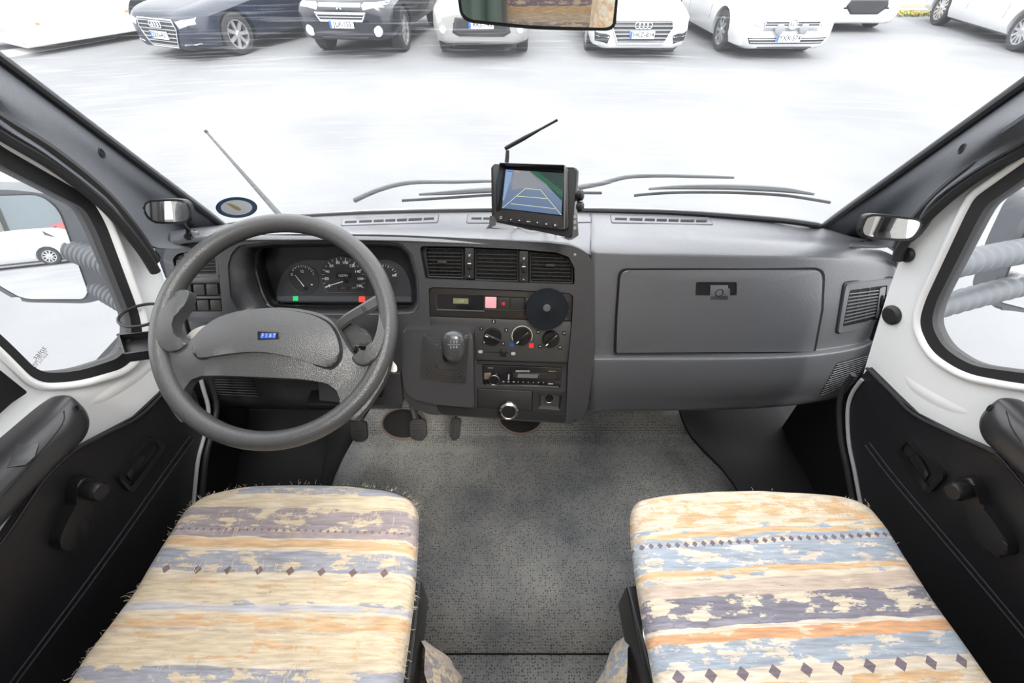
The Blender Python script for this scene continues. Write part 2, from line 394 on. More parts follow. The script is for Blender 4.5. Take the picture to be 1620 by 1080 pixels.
def glass(name, dust=.05, scratch=.0, tint=(.975, .975, .975)):
    m = bpy.data.materials.new(name); m.use_nodes = True; t = m.node_tree; t.nodes.clear(); L = t.links.new
    o = t.nodes.new('ShaderNodeOutputMaterial'); tr = t.nodes.new('ShaderNodeBsdfTransparent'); tr.inputs[0].default_value = (*tint, 1)
    gl = t.nodes.new('ShaderNodeBsdfGlossy'); gl.inputs['Roughness'].default_value = .02
    df = t.nodes.new('ShaderNodeBsdfTranslucent'); df.inputs[0].default_value = (.9, .92, .95, 1)
    lw = t.nodes.new('ShaderNodeLayerWeight'); pw = t.nodes.new('ShaderNodeMath'); pw.operation = 'POWER'; pw.inputs[1].default_value = 5; L0 = t.links.new; L0(lw.outputs['Facing'], pw.inputs[0]); fr = t.nodes.new('ShaderNodeMath'); fr.operation = 'MULTIPLY_ADD'; fr.inputs[1].default_value = .7; fr.inputs[2].default_value = .03; L0(pw.outputs[0], fr.inputs[0])
    m1 = t.nodes.new('ShaderNodeMixShader'); m2 = t.nodes.new('ShaderNodeMixShader')
    tc = t.nodes.new('ShaderNodeTexCoord')
    L(fr.outputs[0], m1.inputs[0]); L(tr.outputs[0], m1.inputs[1]); L(gl.outputs[0], m1.inputs[2]); L(m1.outputs[0], m2.inputs[1]); L(df.outputs[0], m2.inputs[2])
    if scratch:
        nz = t.nodes.new('ShaderNodeTexNoise'); nz.inputs['Scale'].default_value = 2.2; nz.inputs['Detail'].default_value = 4
        mp = t.nodes.new('ShaderNodeMapping'); mp.inputs['Rotation'].default_value = (0, R(8), 0); mp.inputs['Scale'].default_value = (6, 6, 240)
        n2 = t.nodes.new('ShaderNodeTexNoise'); n2.inputs['Scale'].default_value = 1.5; n2.inputs['Detail'].default_value = 3
        c2 = t.nodes.new('ShaderNodeValToRGB'); c2.color_ramp.elements[0].position = .54; c2.color_ramp.elements[1].position = .72
        c1 = t.nodes.new('ShaderNodeValToRGB'); c1.color_ramp.elements[0].position = .35; c1.color_ramp.elements[1].position = .75
        ma = t.nodes.new('ShaderNodeMath'); ma.operation = 'MULTIPLY'; mb = t.nodes.new('ShaderNodeMath'); mb.operation = 'MULTIPLY_ADD'
        L(tc.outputs['Object'], nz.inputs['Vector']); L(tc.outputs['Object'], mp.inputs[0]); L(mp.outputs[0], n2.inputs['Vector'])
        L(nz.outputs[0], c1.inputs[0]); L(n2.outputs[0], c2.inputs[0]); L(c1.outputs[0], ma.inputs[0]); L(c2.outputs[0], ma.inputs[1])
        L(ma.outputs[0], mb.inputs[0]); mb.inputs[1].default_value = scratch; mb.inputs[2].default_value = dust; L(mb.outputs[0], m2.inputs[0])
    else: m2.inputs[0].default_value = dust
    L(m2.outputs[0], o.inputs[0]); return m
M_ws = glass('dusty_windscreen_glass', .02, .16)
M_dg = glass('door_glass', .02)
ws = bmput('window_1', grid_mesh(wrows), M_ws, fix=True); tag(ws, 'wide dusty windscreen above the dashboard, scratched by the wipers', 'windscreen', kind='structure')
# black rubber seal along the base and the pillars
def edge_path(side):
    return [r[0 if side < 0 else -1] for r in wrows]
seal = [p for p in reversed(edge_path(-1))] + base3[1:-1] + edge_path(1)
so_ = tube('trim_1', [p + Vector((0, -.004, 0)) for p in seal], .0075, M_rubber, None, 8); tag(so_, 'black rubber seal around the windscreen', 'seal', kind='structure')

# -------- A pillars: glass edge, ridge, inner edge against the door seal
def pillar(s, E1, E2, E3, hole, lab):
    r = thing('trim_pillar_left' if s < 0 else 'trim_pillar_right', E1[0], lab, 'pillar', kind='structure')
    rows = []
    n = 24
    A = smooth_line(E1, 6); B = smooth_line(E2, 6); D = smooth_line(E3, 6)
    def samp(L, t): f = t * (len(L) - 1); i = min(int(f), len(L) - 2); return L[i].lerp(L[i + 1], f - i)
    for k in range(n + 1):
        t = k / n; a, b, c = samp(A, t), samp(B, t), samp(D, t)
        sec = smooth_line([a + Vector((0, .02, .0)), a, a.lerp(b, .5) + (CAM - b).normalized() * .006, b, b.lerp(c, .55) - SN[s] * .006, c, c - SN[s] * .03], 4)
        rows.append(sec)
    p = face_cam(bmput('pillar_trim', grid_mesh(rows), M_pillar, r))
    p.modifiers.new('t', 'SOLIDIFY').thickness = .003
    h = P(*hole, (samp(A, .5).lerp(samp(B, .5), .6), (CAM - samp(B, .5)).normalized()))
    tr = bvh_of(p); q, nn = PB(*hole, tr, .0005)
    lathe('screw_hole', q, nn, [(.0, 0), (.006, .0), (.007, .0012), (.0085, 0)], M_void, r, 16)
    return r
def SPp(s, px, py, off=0): return P(px, py, side_plane(s, off))
# left
LE1 = [P(-260, -110, ('y', .57)), P(0, 90, ('y', .75)), P(120, 182, ('y', .835)), P(240, 272, ('y', .93)), base3[0]]
LE1 = [wrows[-1][0], wrows[5][0], wrows[3][0], wrows[2][0], base3[0]]
LE1 = [p + Vector((-.004, -.006, 0)) for p in LE1]
LE2 = [P(-200, -10, ('y', .52)), P(0, 150, ('y', .66)), P(90, 212, ('y', .73)), P(200, 300, ('y', .83)), P(292, 366, ('y', .97))]
LE3 = [SPp(-1, -200, 60, .03), SPp(-1, 0, 198, .03), SPp(-1, 80, 248, .03), SPp(-1, 170, 318, .03), SPp(-1, 236, 388, .02)]
LE1.append(LE1[-1] + Vector((0, .03, -.08))); LE2.append(LE2[-1] + Vector((-.02, .10, -.06))); LE3.append(LE3[-1] + Vector((-.01, .12, -.08)))
pillar(-1, LE1, LE2, LE3, (161, 242), 'dark grey A pillar trim beside the driver')
RE1 = [wrows[-1][-1], wrows[5][-1], wrows[3][-1], wrows[2][-1], base3[-1]]
RE1 = [p + Vector((.004, -.006, 0)) for p in RE1]
RE2 = [P(1860, 20, ('y', .52)), P(1620, 180, ('y', .66)), P(1560, 222, ('y', .71)), P(1470, 290, ('y', .80)), P(1374, 372, ('y', .98))]
RE3 = [SPp(1, 1830, 90, .03), SPp(1, 1620, 226, .03), SPp(1, 1560, 260, .03), SPp(1, 1475, 318, .03), SPp(1, 1424, 386, .02)]
RE1.append(RE1[-1] + Vector((0, .03, -.08))); RE2.append(RE2[-1] + Vector((.02, .10, -.06))); RE3.append(RE3[-1] + Vector((.01, .12, -.08)))
pillar(1, RE1, RE2, RE3, (1522, 235), 'dark grey A pillar trim beside the passenger')

# corner panels closing the gap between dashboard ends and pillars
for s_, q_ in ((-1, [(236, 372), (300, 345), (335, 362), (345, 420), (262, 440)]), (1, [(1330, 366), (1376, 345), (1440, 378), (1412, 440), (1325, 420)])):
    cp_ = prism('trim_corner_' + ('left' if s_ < 0 else 'right'), PP(q_, ('y', 1.03)), Vector((0, .02, 0)), M_pillar)
    tag(cp_, 'dark corner panel between dashboard end and %s pillar' % ('driver side' if s_ < 0 else 'passenger side'), 'trim', kind='structure')
# -------- doors
def door(s, num, win_out, win_in, body, trimtop, lab):
    mirror = (lambda L: L)
    d = thing('door_%d' % num, P(*trimtop[0], side_plane(s)), lab, 'door', kind='structure')
    n = SN[s]
    SUF = side_plane(s)
    # white metal shell with window hole
    o3 = [P(a, b, SUF) for a, b in body]
    o = prism('door_frame', o3, -n * .022, M_white, d, .008, 4)
    w3 = PP(win_out, SUF)
    cut(o, [p + n * .05 for p in w3], -n * .2)
    # rolled flange of the metal around the seal
    fo_ = [p + n * .0015 for p in PP(shrink(win_out, -26), SUF)]; fm = [p + n * .010 for p in PP(shrink(win_out, -12), SUF)]; fi = [p + n * .004 for p in w3]
    bmf = bmesh.new(); RR = [[bmf.verts.new(p) for p in L_] for L_ in (fo_, [a.lerp(b, .5) + n * .0035 for a, b in zip(fo_, fm)], fm, [a.lerp(b, .6) + n * .002 for a, b in zip(fm, fi)], fi)]
    for A_, B_ in zip(RR, RR[1:]):
        for k in range(len(A_)): bmf.faces.new((A_[k], A_[(k + 1) % len(A_)], B_[(k + 1) % len(A_)], B_[k]))
    face_cam(bmput('window_flange', bmf, M_white, d, 80))
    # rubber window seal
    wi = PP(win_in, SUF)
    bm = bmesh.new(); add_ring(bm, [p + n * .004 for p in w3], [p + n * .002 for p in wi], -n * .024)
    bmesh.ops.bevel(bm, geom=[e for e in bm.edges if e.calc_face_angle(0) > .9], offset=.003, segments=2, affect='EDGES', clamp_overlap=True)
    bmput('window_seal', bm, M_rubber, d)
    gl = prism('window_pane', [p - n * .008 for p in wi], -n * .004, M_dg, d)
    return d, n, SUF
wL_in = rnd([(-260, 60), (0, 262), (132, 330), (150, 362), (205, 500), (207, 535), (190, 565), (120, 588), (62, 590), (0, 528), (-120, 430), (-500, 420)], [0, 20, 12, 30, 30, 22, 25, 40, 22, 40, 40, 0], 6)
wL_out = rnd([(-290, 10), (0, 232), (140, 312), (163, 350), (219, 500), (224, 540), (200, 580), (120, 603), (56, 606), (-20, 530), (-140, 450), (-560, 450)], [0, 20, 12, 30, 30, 26, 30, 40, 25, 40, 40, 0], 6)
bodyL = rnd([(-300, -60), (0, 190), (100, 254), (172, 316), (225, 372), (262, 440), (285, 560), (262, 640), (120, 760), (-40, 900), (-700, 900), (-700, 300)], [0, 10, 30, 40, 60, 60, 60, 20, 30, 0, 0, 0], 5)
dL, nL, SL = door(-1, 1, wL_out, wL_in, bodyL, [(150, 700)], 'white driver door with black lower trim and dipped window')
wR_in = rnd([(1880, 100), (1620, 284), (1562, 324), (1548, 348), (1482, 478), (1474, 512), (1492, 548), (1536, 578), (1620, 590), (1750, 600), (2100, 560)], [0, 20, 12, 30, 40, 30, 30, 40, 40, 0, 0], 6)
wR_out = rnd([(1900, 60), (1620, 259), (1545, 312), (1530, 340), (1466, 476), (1456, 512), (1476, 556), (1528, 590), (1620, 607), (1760, 618), (2160, 590)], [0, 20, 12, 30, 40, 34, 34, 40, 40, 0, 0], 6)
bodyR = rnd([(1880, -10), (1620, 222), (1560, 258), (1490, 310), (1440, 370), (1408, 450), (1375, 560), (1362, 605), (1500, 770), (1640, 900), (2300, 900), (2300, 300)], [0, 10, 30, 40, 60, 60, 60, 10, 30, 0, 0, 0], 5)
dR, nR, SR = door(1, 2, wR_out, wR_in, bodyR, [(1480, 700)], 'white passenger door with black lower trim')
def lower_trim(s, d, top, bottom, seam, off=.012):
    n = SN[s]; pl = side_plane(s, off)
    pts = top + bottom
    o = prism('door_card', PP(pts, pl), -n * .03, M_vinyl, d, .006, 3)
    # rolled upper edge and pressed double seam
    tube('door_card_piping', [p + n * .001 for p in smooth_line(PP(top, pl), 4)], .0035, M_vinyl, d, 8)
    for dd in (0, 7):
        tube('pressed_seam', smooth_line([P(a + dd * (1 if s < 0 else -1), b + dd * .6, pl) for a, b in seam], 4), .0022, M_vinyl, d, 6)
    return pl
topL = [(258, 622), (218, 660), (163, 689), (111, 717), (70, 757), (40, 800), (0, 858), (-100, 980)]
botL = [(-160, 1300), (170, 1250), (300, 900), (306, 770), (318, 700), (322, 650), (310, 618), (275, 600)]
plL = lower_trim(-1, dL, topL, botL, [(300, 690), (260, 745), (150, 900), (22, 1071), (-60, 1180)])
topR = [(1372, 582), (1414, 624), (1446, 655), (1509, 687), (1572, 715), (1600, 742), (1640, 790), (1750, 920)]
botR = [(1900, 1300), (1520, 1250), (1380, 900), (1359, 775), (1345, 690), (1341, 640), (1352, 605)]
plR = lower_trim(1, dR, topR, botR, [(1376, 700), (1420, 757), (1553, 914), (1700, 1090)])
# pale flange strip along the front edge of each door opening
for s, pts, lab in ((-1, [(306, 560), (321, 612), (330, 650), (323, 690), (313, 730), (306, 800)], 'left'), (1, [(1364, 600), (1348, 622), (1341, 650), (1343, 700), (1352, 745), (1362, 800)], 'right')):
    q = smooth_line([P(a, b, side_plane(s, .015)) for a, b in pts], 6)
    bm = bmesh.new(); add_tube(bm, q, .0042, 8)
    t = bmput('trim_flange_' + lab, bm, mat('flange_paint', (.30, .31, .32), .35)); tag(t, 'pale painted flange at the front of the %s door opening' % ('driver' if s < 0 else 'passenger'), 'trim', kind='structure')
    tube('trim_door_seal_' + lab, [p + Vector((-s * .012, .014, 0)) for p in q], .006, M_rubber)
    tag(bpy.data.objects['trim_door_seal_' + lab], 'black rubber seal beside the pale %s flange' % ('driver side' if s < 0 else 'passenger side'), 'seal', kind='structure')
# black body seal between pillar and door
for s, pts, lab in ((-1, [(-200, 90), (0, 212), (90, 266), (170, 330), (222, 392), (246, 430)], 'left'), (1, [(1850, 110), (1620, 238), (1550, 276), (1485, 326), (1432, 382), (1418, 412)], 'right')):
    q = smooth_line([P(a, b, side_plane(s, .02)) for a, b in pts], 6)
    bm = bmesh.new(); add_tube(bm, q, .009, 8); add_tube(bm, [p + Vector((0, .012, .018)) for p in q], .009, 8)
    t = bmput('trim_body_seal_' + lab, bm, M_rubber); tag(t, 'double black rubber seal between %s pillar and door' % ('driver' if s < 0 else 'passenger'), 'seal', kind='structure')
# raised pressing in the white metal below each window
for s, d, pts in ((-1, dL, [(132, 642), (170, 622), (225, 586), (252, 560)]), (1, dR, [(1432, 590), (1450, 612), (1500, 640), (1545, 655)])):
    q = smooth_line([P(a, b, side_plane(s, -.0035)) for a, b in pts], 8)
    n = SN[s]; rr_ = []
    for i, p in enumerate(q):
        t = (q[min(i + 1, len(q) - 1)] - q[max(i - 1, 0)]).normalized(); w = t.cross(n); f = math.sin(math.pi * i / (len(q) - 1)) ** .4
        rr_.append([p + w * (a * .032 * f) + n * (.0035 - .003 + .0048 * f * math.exp(-(a * 1.9) ** 2)) for a in [k / 8 - 1 for k in range(17)]])
    face_cam(bmput('pressed_ridge', grid_mesh(rr_), M_white, d, 80))
# round black plugs
for s, d, (px, py), lab in ((-1, dL, (240, 407), 0), (1, dR, (1437, 403), 0)):
    c = P(px, py, side_plane(s, .0)); lathe('rubber_stop', c, SN[s], [(.014, -.002), (.014, .004), (.011, .008), (0, .009)], M_rubber, d, 20)
c = P(1412, 498, side_plane(1, 0)); lathe('rubber_stop', c, SN[1], [(.02, -.002), (.02, .004), (.015, .009), (0, .01)], M_rubber, dR, 20)
# cranks
def crank(s, d, knob, hub, tip):
    n = SN[s]; pl = side_plane(s, .022)
    k = P(*knob, pl); h = P(*hub, pl); t = P(*tip, pl)
    bm = bmesh.new()
    ax = (h - k).normalized(); w = ax.cross(n)
    L = (h - k).length
    sec = [(-.018, .013), (0, .017), (.02, .013), (L * .35, .012), (L * .55, .019), (L * .8, .024), (L, .026), (L + .018, .02), (L + .026, .008)]
    up = [k + ax * a + w * b for a, b in sec]; dn = [k + ax * a - w * b for a, b in reversed(sec)]
    poly = smooth_loop([p + n * .012 for p in up + dn], 3)
    add_prism(bm, poly, -n * .03, .006, 4)
    o = bmput('window_crank', bm, M_black, d)
    lathe('crank_knob', k + n * .012, n, [(.0125, 0), (.0155, .004), (.0165, .022), (.013, .028), (0, .029)], M_black, o, 24)
crank(-1, dL, (128, 772), (112, 842), 0 and 0 or (110, 860)) if True else None
crank(1, dR, (1538, 772), (1575, 852), (1580, 860))
# door handles: recessed tray with lever
def handle(s, d, outer, inner, lever):
    n = SN[s]; pl = side_plane(s, .016)
    O = rnd(outer, 10, 4); I = rnd(inner, 6, 4)
    h = ring('door_handle', [p + n * .006 for p in PP(O, pl)], [p + n * .004 for p in PP(I, pl)], -n * .012, M_gloss, d, .002)
    prism('handle_recess', PP(I, side_plane(s, .0135)), -n * .004, M_void, h)
    prism('handle_lever', [p + n * .004 for p in PP(rnd(lever, 2, 2), pl)], -n * .006, M_gloss, h, .0015, 2)
handle(-1, dL, [(240, 686), (260, 706), (205, 781), (182, 755)], [(241, 696), (252, 708), (204, 771), (192, 756)], [(214, 715), (228, 722), (206, 762), (197, 750)])
handle(1, dR, [(1438, 687), (1418, 708), (1472, 782), (1500, 752)], [(1438, 697), (1426, 710), (1472, 770), (1488, 754)], [(1452, 713), (1440, 724), (1464, 762), (1472, 750)])
# armrests
def armrest(s, d, tip_px, z, length, lid):
    """moulded armrest along the door: swept rounded section"""
    n = SN[s]; tp = P(*tip_px, ('z', z)); ax = Vector((-s * -.17 * 1.0, -1, 0)); ax = Vector((s * .17, -1, 0)).normalized()
    inn = Vector((-s, -.17, 0)).normalized()
    bm = bmesh.new(); rings = []
    prof = [(-.055, -.02), (-.055, -.004), (-.045, .008), (-.010, .013), (.016, .010), (.030, 0), (.036, -.016), (.033, -.04), (.02, -.056), (-.02, -.062), (-.055, -.06)]
    for k in range(44):
        t = k / 43; L = length * t ** 2.2
        sc = min(1, math.sqrt(max(0, 1 - (1 - min(1, L / .055)) ** 2)) + .02)
        wd = 1.0 - .42 * max(0, min(1, (L - .20) / .12))      # the wide cap narrows to the pull bar
        dz = -.02 * max(0, min(1, (L - .1) / .3))
        c = tp + ax * L
        rings.append([c + inn * ((a if a > 0 else a * wd) * sc + .0) + Vector((0, 0, b * (sc ** .6) + dz)) for a, b in smooth_loop([Vector((*q, 0)).xy for q in prof], 3)])
    bm = grid_mesh(rings, True); bm.verts.ensure_lookup_table()
    m = len(rings[0]); bm.faces.new(bm.verts[:m]); bm.faces.new(bm.verts[-m:])
    o = bmput('armrest', bm, M_armrest, d, 50)
    tr = bvh_of(o)
    q, nn = PB(*lid['hole'], tr, .0006); lathe('screw_hole', q, nn, [(0, 0), (.004, 0), (.0055, .001), (.0065, 0)], M_void, o, 14)
    if 'panel' in lid:
        k3 = [PB(*lid['panel'][q], tr, 0)[0] for q in (0, 1, 4)]; lpl = plane_of(*k3); mid = PB(38, 718, tr, 0)[0]
        dd = max(0, (mid - lpl[0]).dot(lpl[1])); lpl = (lpl[0] + lpl[1] * (dd + .0012), lpl[1]); pp = PP(lid['panel'], lpl)
        prism('armrest_cap_lid', pp, -lpl[1] * (dd + .004), mat('armrest_lid', (.034, .035, .038), .3), o, .0008, 2)
    ln = []
    for a, b in lid['line']:
        h = tr.ray_cast(CAM, ray(a, b).normalized())
        if h[0]: ln.append(h[0] + h[1] * .0004)
    if len(ln) > 1: tube('armrest_seam', smooth_line(ln, 4), .0008, M_void, o, 5)
    return o
armrest(-1, dL, (112, 628), .775, .62, {'hole': (122, 646), 'panel': [(26, 703), (62, 700), (55, 722), (40, 735), (11, 739)], 'line': [(96, 625), (101, 650), (98, 672), (60, 720), (30, 755), (5, 785)]})
armrest(1, dR, (1580, 632), .775, .62, {'hole': (1566, 645), 'line': [(1590, 627), (1592, 650), (1600, 675), (1616, 700)]})
# dark corner piece below the window at the driver side
prism('window_corner_trim', PP(rnd([(-120, 520), (0, 585), (45, 621), (20, 636), (0, 654), (-120, 760)], [0, 4, 4, 6, 6, 0], 4), side_plane(-1, .012)), -SN[-1] * .014, M_black, dL, .003, 3)

# ================================================================== DASHBOARD
DB = thing('dashboard', (0, .95, .45), 'full width grey plastic dashboard with instruments, centre stack and glovebox', 'dashboard')
def yinv(px, y, z):
    """picture row at which the column px meets depth y at height z"""
    d0 = (z - CAM.z) / y      # slope down
    ang = math.atan(-d0) - PITCH; return 540 + FPX * math.tan(ang)
def base_py(px):
    for (a, b), (c, e) in zip(BASE, BASE[1:]):
        if a <= px <= c: return b + (e - b) * (px - a) / (c - a)
    return 357 if px < 400 else 357
# ---- upper pad and, right of the centre stack, the passenger face
def C3(spec): return [P(px, py, ('y', y)) for px, py, y in spec]
def base_pt(px):
    return P(px, base_py(px), ('z', .77)) + Vector((0, .02, -.006))
topcols = []
for px, r1, y1, r2, y2, r3, y3, r4, y4 in (
        (268, 374, .86, 378, .845, 384, .838, 392, .838),
        (300, 365, .90, 370, .87, 375, .85, 384, .842),
        (370, 360, .95, 366, .89, 371, .858, 380, .845),
        (470, 358, .97, 364, .895, 370, .862, 379, .848),
        (600, 357, .98, 364, .90, 371, .862, 380, .848),
        (720, 357, .99, 366, .905, 375, .862, 384, .848),
        (830, 357, 1.0, 369, .915, 381, .868, 389, .852),
        (900, 358, 1.01, 372, .935, 385, .885, 392, .868),
        (935, 359, 1.015, 376, .95, 394, .905, 404, .893)):
    b = base_pt(max(px, 352))
    if px < 352: b = P(px, {268: 366, 300: 361}[px], ('y', {268: .9, 300: .96}[px]))
    topcols.append([b] + C3([(px, r1, y1), (px, r2, y2), (px, r3, y3), (px, r4, y4)]))
def tri_extra(rows): return rows
dt = face_cam(bmput('dash_top', grid_mesh(loft(topcols, 6, 5)), M_dash, DB, 60))
sm = dt.modifiers.new('t', 'SOLIDIFY'); sm.thickness = .004; sm.offset = -1
pc = []
for i, (px, py1, py2, py3, py4, py5, py6, py7, py8, py9, pyA, ye, pxb) in enumerate((
        (935, 359, 376, 394, 412, 553, 561, 574, 612, 637, 648, 0, 935),
        (1000, 361, 378, 397, 416, 553, 561, 574, 612, 636, 647, 0, 998),
        (1100, 364, 380, 399, 418, 553, 561, 574, 611, 635, 646, 0, 1096),
        (1200, 369, 382, 401, 418, 552, 560, 573, 608, 631, 643, 0, 1192),
        (1280, 375, 386, 403, 419, 549, 557, 570, 604, 625, 637, .004, 1262),
        (1340, 381, 390, 405, 420, 543, 551, 564, 598, 616, 628, .008, 1316),
        (1385, 388, 394, 406, 422, 535, 543, 556, 588, 605, 615, .012, 1356),
        (1412, 400, 404, 414, 430, 524, 534, 548, 575, 590, 598, .018, 1376),
        (1419, 414, 417, 424, 440, 514, 528, 543, 566, 580, 588, .03, 1382))):
    b = base_pt(min(px, 1303)) if px <= 1303 else P(px, {1340: 372, 1385: 383, 1412: 397, 1419: 411}[px], ('y', {1340: .985, 1385: .95, 1412: .93, 1419: .92}[px]))
    y1 = 1.015 if px < 1300 else {1340: .965, 1385: .94, 1412: .92, 1419: .915}[px]
    y2 = .95 if px < 1300 else {1340: .93, 1385: .915, 1412: .905, 1419: .905}[px]
    def X(t): return px + (pxb - px) * t
    pc.append([b] + C3([(px, py1, y1), (px, py2, y2), (X(.02), py3, .905 + ye), (X(.08), py4, .893 + ye), (X(.45), (py4 + py5) / 2, .866 + ye), (X(.8), py5, .838 + ye),
                        (X(.83), py6, .831 + ye), (X(.84), py7 - 8, .816 + ye), (X(.86), py7, .808 + ye), (X(.93), py8, .792 + ye), (X(1), py9, .796 + ye), (X(1.02), pyA, .82 + ye)]))
    q = pc[-1][-1]; pc[-1] += [q + Vector((0, .16, -.01)), q + Vector((0, .3, .12))]
pf = face_cam(bmput('passenger_fascia', grid_mesh(loft(pc, 5, 5)), M_dash, DB, 60))
sm = pf.modifiers.new('t', 'SOLIDIFY'); sm.thickness = .004; sm.offset = -1
TP = bvh_of(pf); TD = bvh_of(dt)
# end cheek on the right
# ---- glovebox door
gpl = plane_of(PB(1000, 440, TP)[0], PB(1290, 440, TP)[0], PB(1140, 545, TP)[0])
def onp(pl, off): return (pl[0] + pl[1] * off, pl[1])
G0 = [(975, 558), (977, 500), (982, 428), (1302, 427), (1299, 490), (1287, 556)]
Gr = [2, 0, 14, 16, 0, 2]
prism('glovebox_gap', PP(rnd([(972, 559), (974, 500), (979, 425), (1306, 424), (1303, 490), (1290, 558)], Gr, 5), onp(gpl, .0035)), -gpl[1] * .02, M_void, DB)
gd = prism('glovebox_door', PP(rnd(G0, Gr, 5), onp(gpl, .006)), -gpl[1] * .012, M_dash, DB, .003, 3)
cut(gd, PP(rnd([(1107, 452), (1173, 452), (1173, 474), (1106, 474)], 3, 3), onp(gpl, .03)), -gpl[1] * .05)
prism('latch_recess', PP(rnd([(1106, 451), (1174, 451), (1174, 475), (1105, 475)], 3, 3), onp(gpl, -.006)), -gpl[1] * .002, M_void, gd)
bm = bmesh.new(); add_prism(bm, PP([(1124, 451.5), (1152, 451.5), (1152, 474.5), (1123, 474.5)], onp(gpl, .006)), -gpl[1] * .006, .0008, 2)
add_prism(bm, PP([(1152, 455), (1155, 457), (1155, 472), (1152, 474)], onp(gpl, .004)), -gpl[1] * .008, 0)
bmput('latch_handle', bm, M_dash, gd)
c = P(1138, 463, onp(gpl, .006)); ringp = circ(c, gpl[1], .0088, 24); tube('lock_ring', ringp, .0011, M_void, gd, 6, True)
# ---- right side air vent
vpl = plane_of(PB(1336, 447, TP)[0], PB(1405, 445, TP)[0], PB(1332, 520, TP)[0])
def VQ(pts, off): return [PB(a, b, TP, off)[0] for a, b in pts]
def dens(pts, n=4):
    out = []
    for i in range(len(pts)):
        a, b = Vector(pts[i]), Vector(pts[(i + 1) % len(pts)])
        out += [tuple(a.lerp(b, j / n)) for j in range(n)]
    return out
VO = rnd([(1336, 448), (1411, 439), (1401, 509), (1323, 526)], [7, 6, 7, 6], 4); VI = rnd([(1342, 458), (1401, 450), (1393, 503), (1331, 516)], [3, 3, 3, 3], 4)
sv = ring('side_air_vent', VQ(VO, .007), VQ(VI, .005), -vpl[1] * .012, M_dash, DB, .0010)
tube('vent_groove', VQ(rnd([(1334, 446), (1413, 437), (1402, 511), (1321, 528)], 7, 4), .0012), .0013, M_void, sv, 6, True)
prism('vent_cavity', VQ(VI, .0022), -vpl[1] * .006, M_void, sv)
for k in range(9):
    t = (k + .5) / 9
    a = Vector((1342, 460)).lerp(Vector((1333, 511)), t); b = Vector((1388, 455)).lerp(Vector((1381, 499)), t)
    top = [a.lerp(b, u / 4) for u in range(5)]
    prism('vent_slat', VQ([(q.x, q.y) for q in top] + [(q.x, q.y + 1.7) for q in reversed(top)], .0056), -vpl[1] * .002, M_dash, sv, 0)
for t in (.36, .7):
    a = Vector((1342, 459)).lerp(Vector((1388, 454)), t); b = Vector((1333, 513)).lerp(Vector((1381, 503)), t)
    prism('vent_rib', VQ([(a.x, a.y), (a.x + 1, a.y), (b.x + 1, b.y), (b.x, b.y)], .004), -vpl[1] * .001, M_frame, sv)
prism('vent_divider', VQ([(1389, 455), (1391, 455), (1385, 502), (1383, 502)], .0062), -vpl[1] * .003, M_dash, sv)
prism('vent_slider_plate', VQ([(1392, 454), (1399, 453), (1391, 500), (1385, 501)], .0045), -vpl[1] * .002, M_dash, sv)
prism('thumb_wheel', VQ(smooth_loop([(1393, 466), (1397, 472), (1396, 484), (1390, 488), (1388, 480), (1390, 470)], 3), .010), -vpl[1] * .005, M_black, sv, .001)
# ---- speaker grille louvres in the bolster at the right
def louvre(parent, quad, rows, tree, matr, midgap=True):
    (a, b, c, d) = [Vector(q) for q in quad]   # tl tr br bl
    g = bpy.data.objects.new('speaker_grille', bpy.data.meshes.new('speaker_grille')); bm = bmesh.new()
    bv = bmesh.new()
    K = 10
    mesh_pts = [[PB(*a.lerp(b, i / K).lerp(d.lerp(c, i / K), j / K), tree, .0008)[0] for i in range(K + 1)] for j in range(K + 1)]
    back = bmput('speaker_grille', grid_mesh(mesh_pts), M_void, parent)
    bm = bmesh.new()
    for k in range(rows):
        t = (k + .5) / rows; l = a.lerp(d, t); r = b.lerp(c, t)
        for (u0, u1) in ((0, .495), (.505, 1)):
            pts = [PB(*l.lerp(r, u0 + (u1 - u0) * i / 6), tree, .0022)[0] for i in range(7)]
            add_tube(bm, pts, .0016, 5)
    bmput('louvre_bars', bm, matr, back)
    bpy.data.objects.remove(g)
louvre(DB, [(1324, 574), (1375, 560), (1348, 607), (1296, 626)], 13, TP, M_dash)
# ---- defroster outlets on the upper pad
def defrost(outer, slots, tree, a, b, h0, h1):
    p = [PB(x, y, tree, .0015)[0] for x, y in rnd(outer, 2, 3)]
    r = prism('defroster_outlet', p, Vector((0, 0, -.004)), M_dash, DB, .0006, 2)
    tube('outlet_groove', [q - Vector((0, 0, .001)) for q in [PB(x, y, tree, .001)[0] for x, y in rnd(shrink(outer, -1.0), 2, 3)]], .0007, M_void, r, 5, True)
    bm = bmesh.new()
    for u0, u1 in slots:
        A = Vector(a).lerp(Vector(b), u0); B = Vector(a).lerp(Vector(b), u1)
        q = [PB(x, y, tree, .0022)[0] for x, y in ((A.x, A.y - h0), (B.x, B.y - h0), (B.x - .5, B.y + h1), (A.x - .5, A.y + h1))]
        add_prism(bm, q, Vector((0, 0, -.001)))
    bmput('outlet_slots', bm, M_void, r)
sl7 = [(.0, .13), (.16, .30), (.325, .435), (.455, .565), (.585, .695), (.715, .865), (.885, 1)]
defrost([(542, 346), (694, 339.5), (692, 352), (540, 357)], sl7, TD, (546, 352.5), (687, 346.5), 1.6, 1.6)
defrost([(740, 340), (800, 339), (875, 339.5), (943, 341), (942, 353), (875, 353), (800, 353), (739, 353)], [(0, .09), (.105, .2), (.22, .3), (.34, .44), (.5, .6), (.66, .76), (.8, .88)], TD, (746, 346.5), (925, 346.5), 1.5, 1.5)
defrost([(966, 340.5), (1122, 344), (1127, 355.5), (968, 352.5)], sl7, TP, (973, 347), (1118, 350.5), 1.6, 1.6)
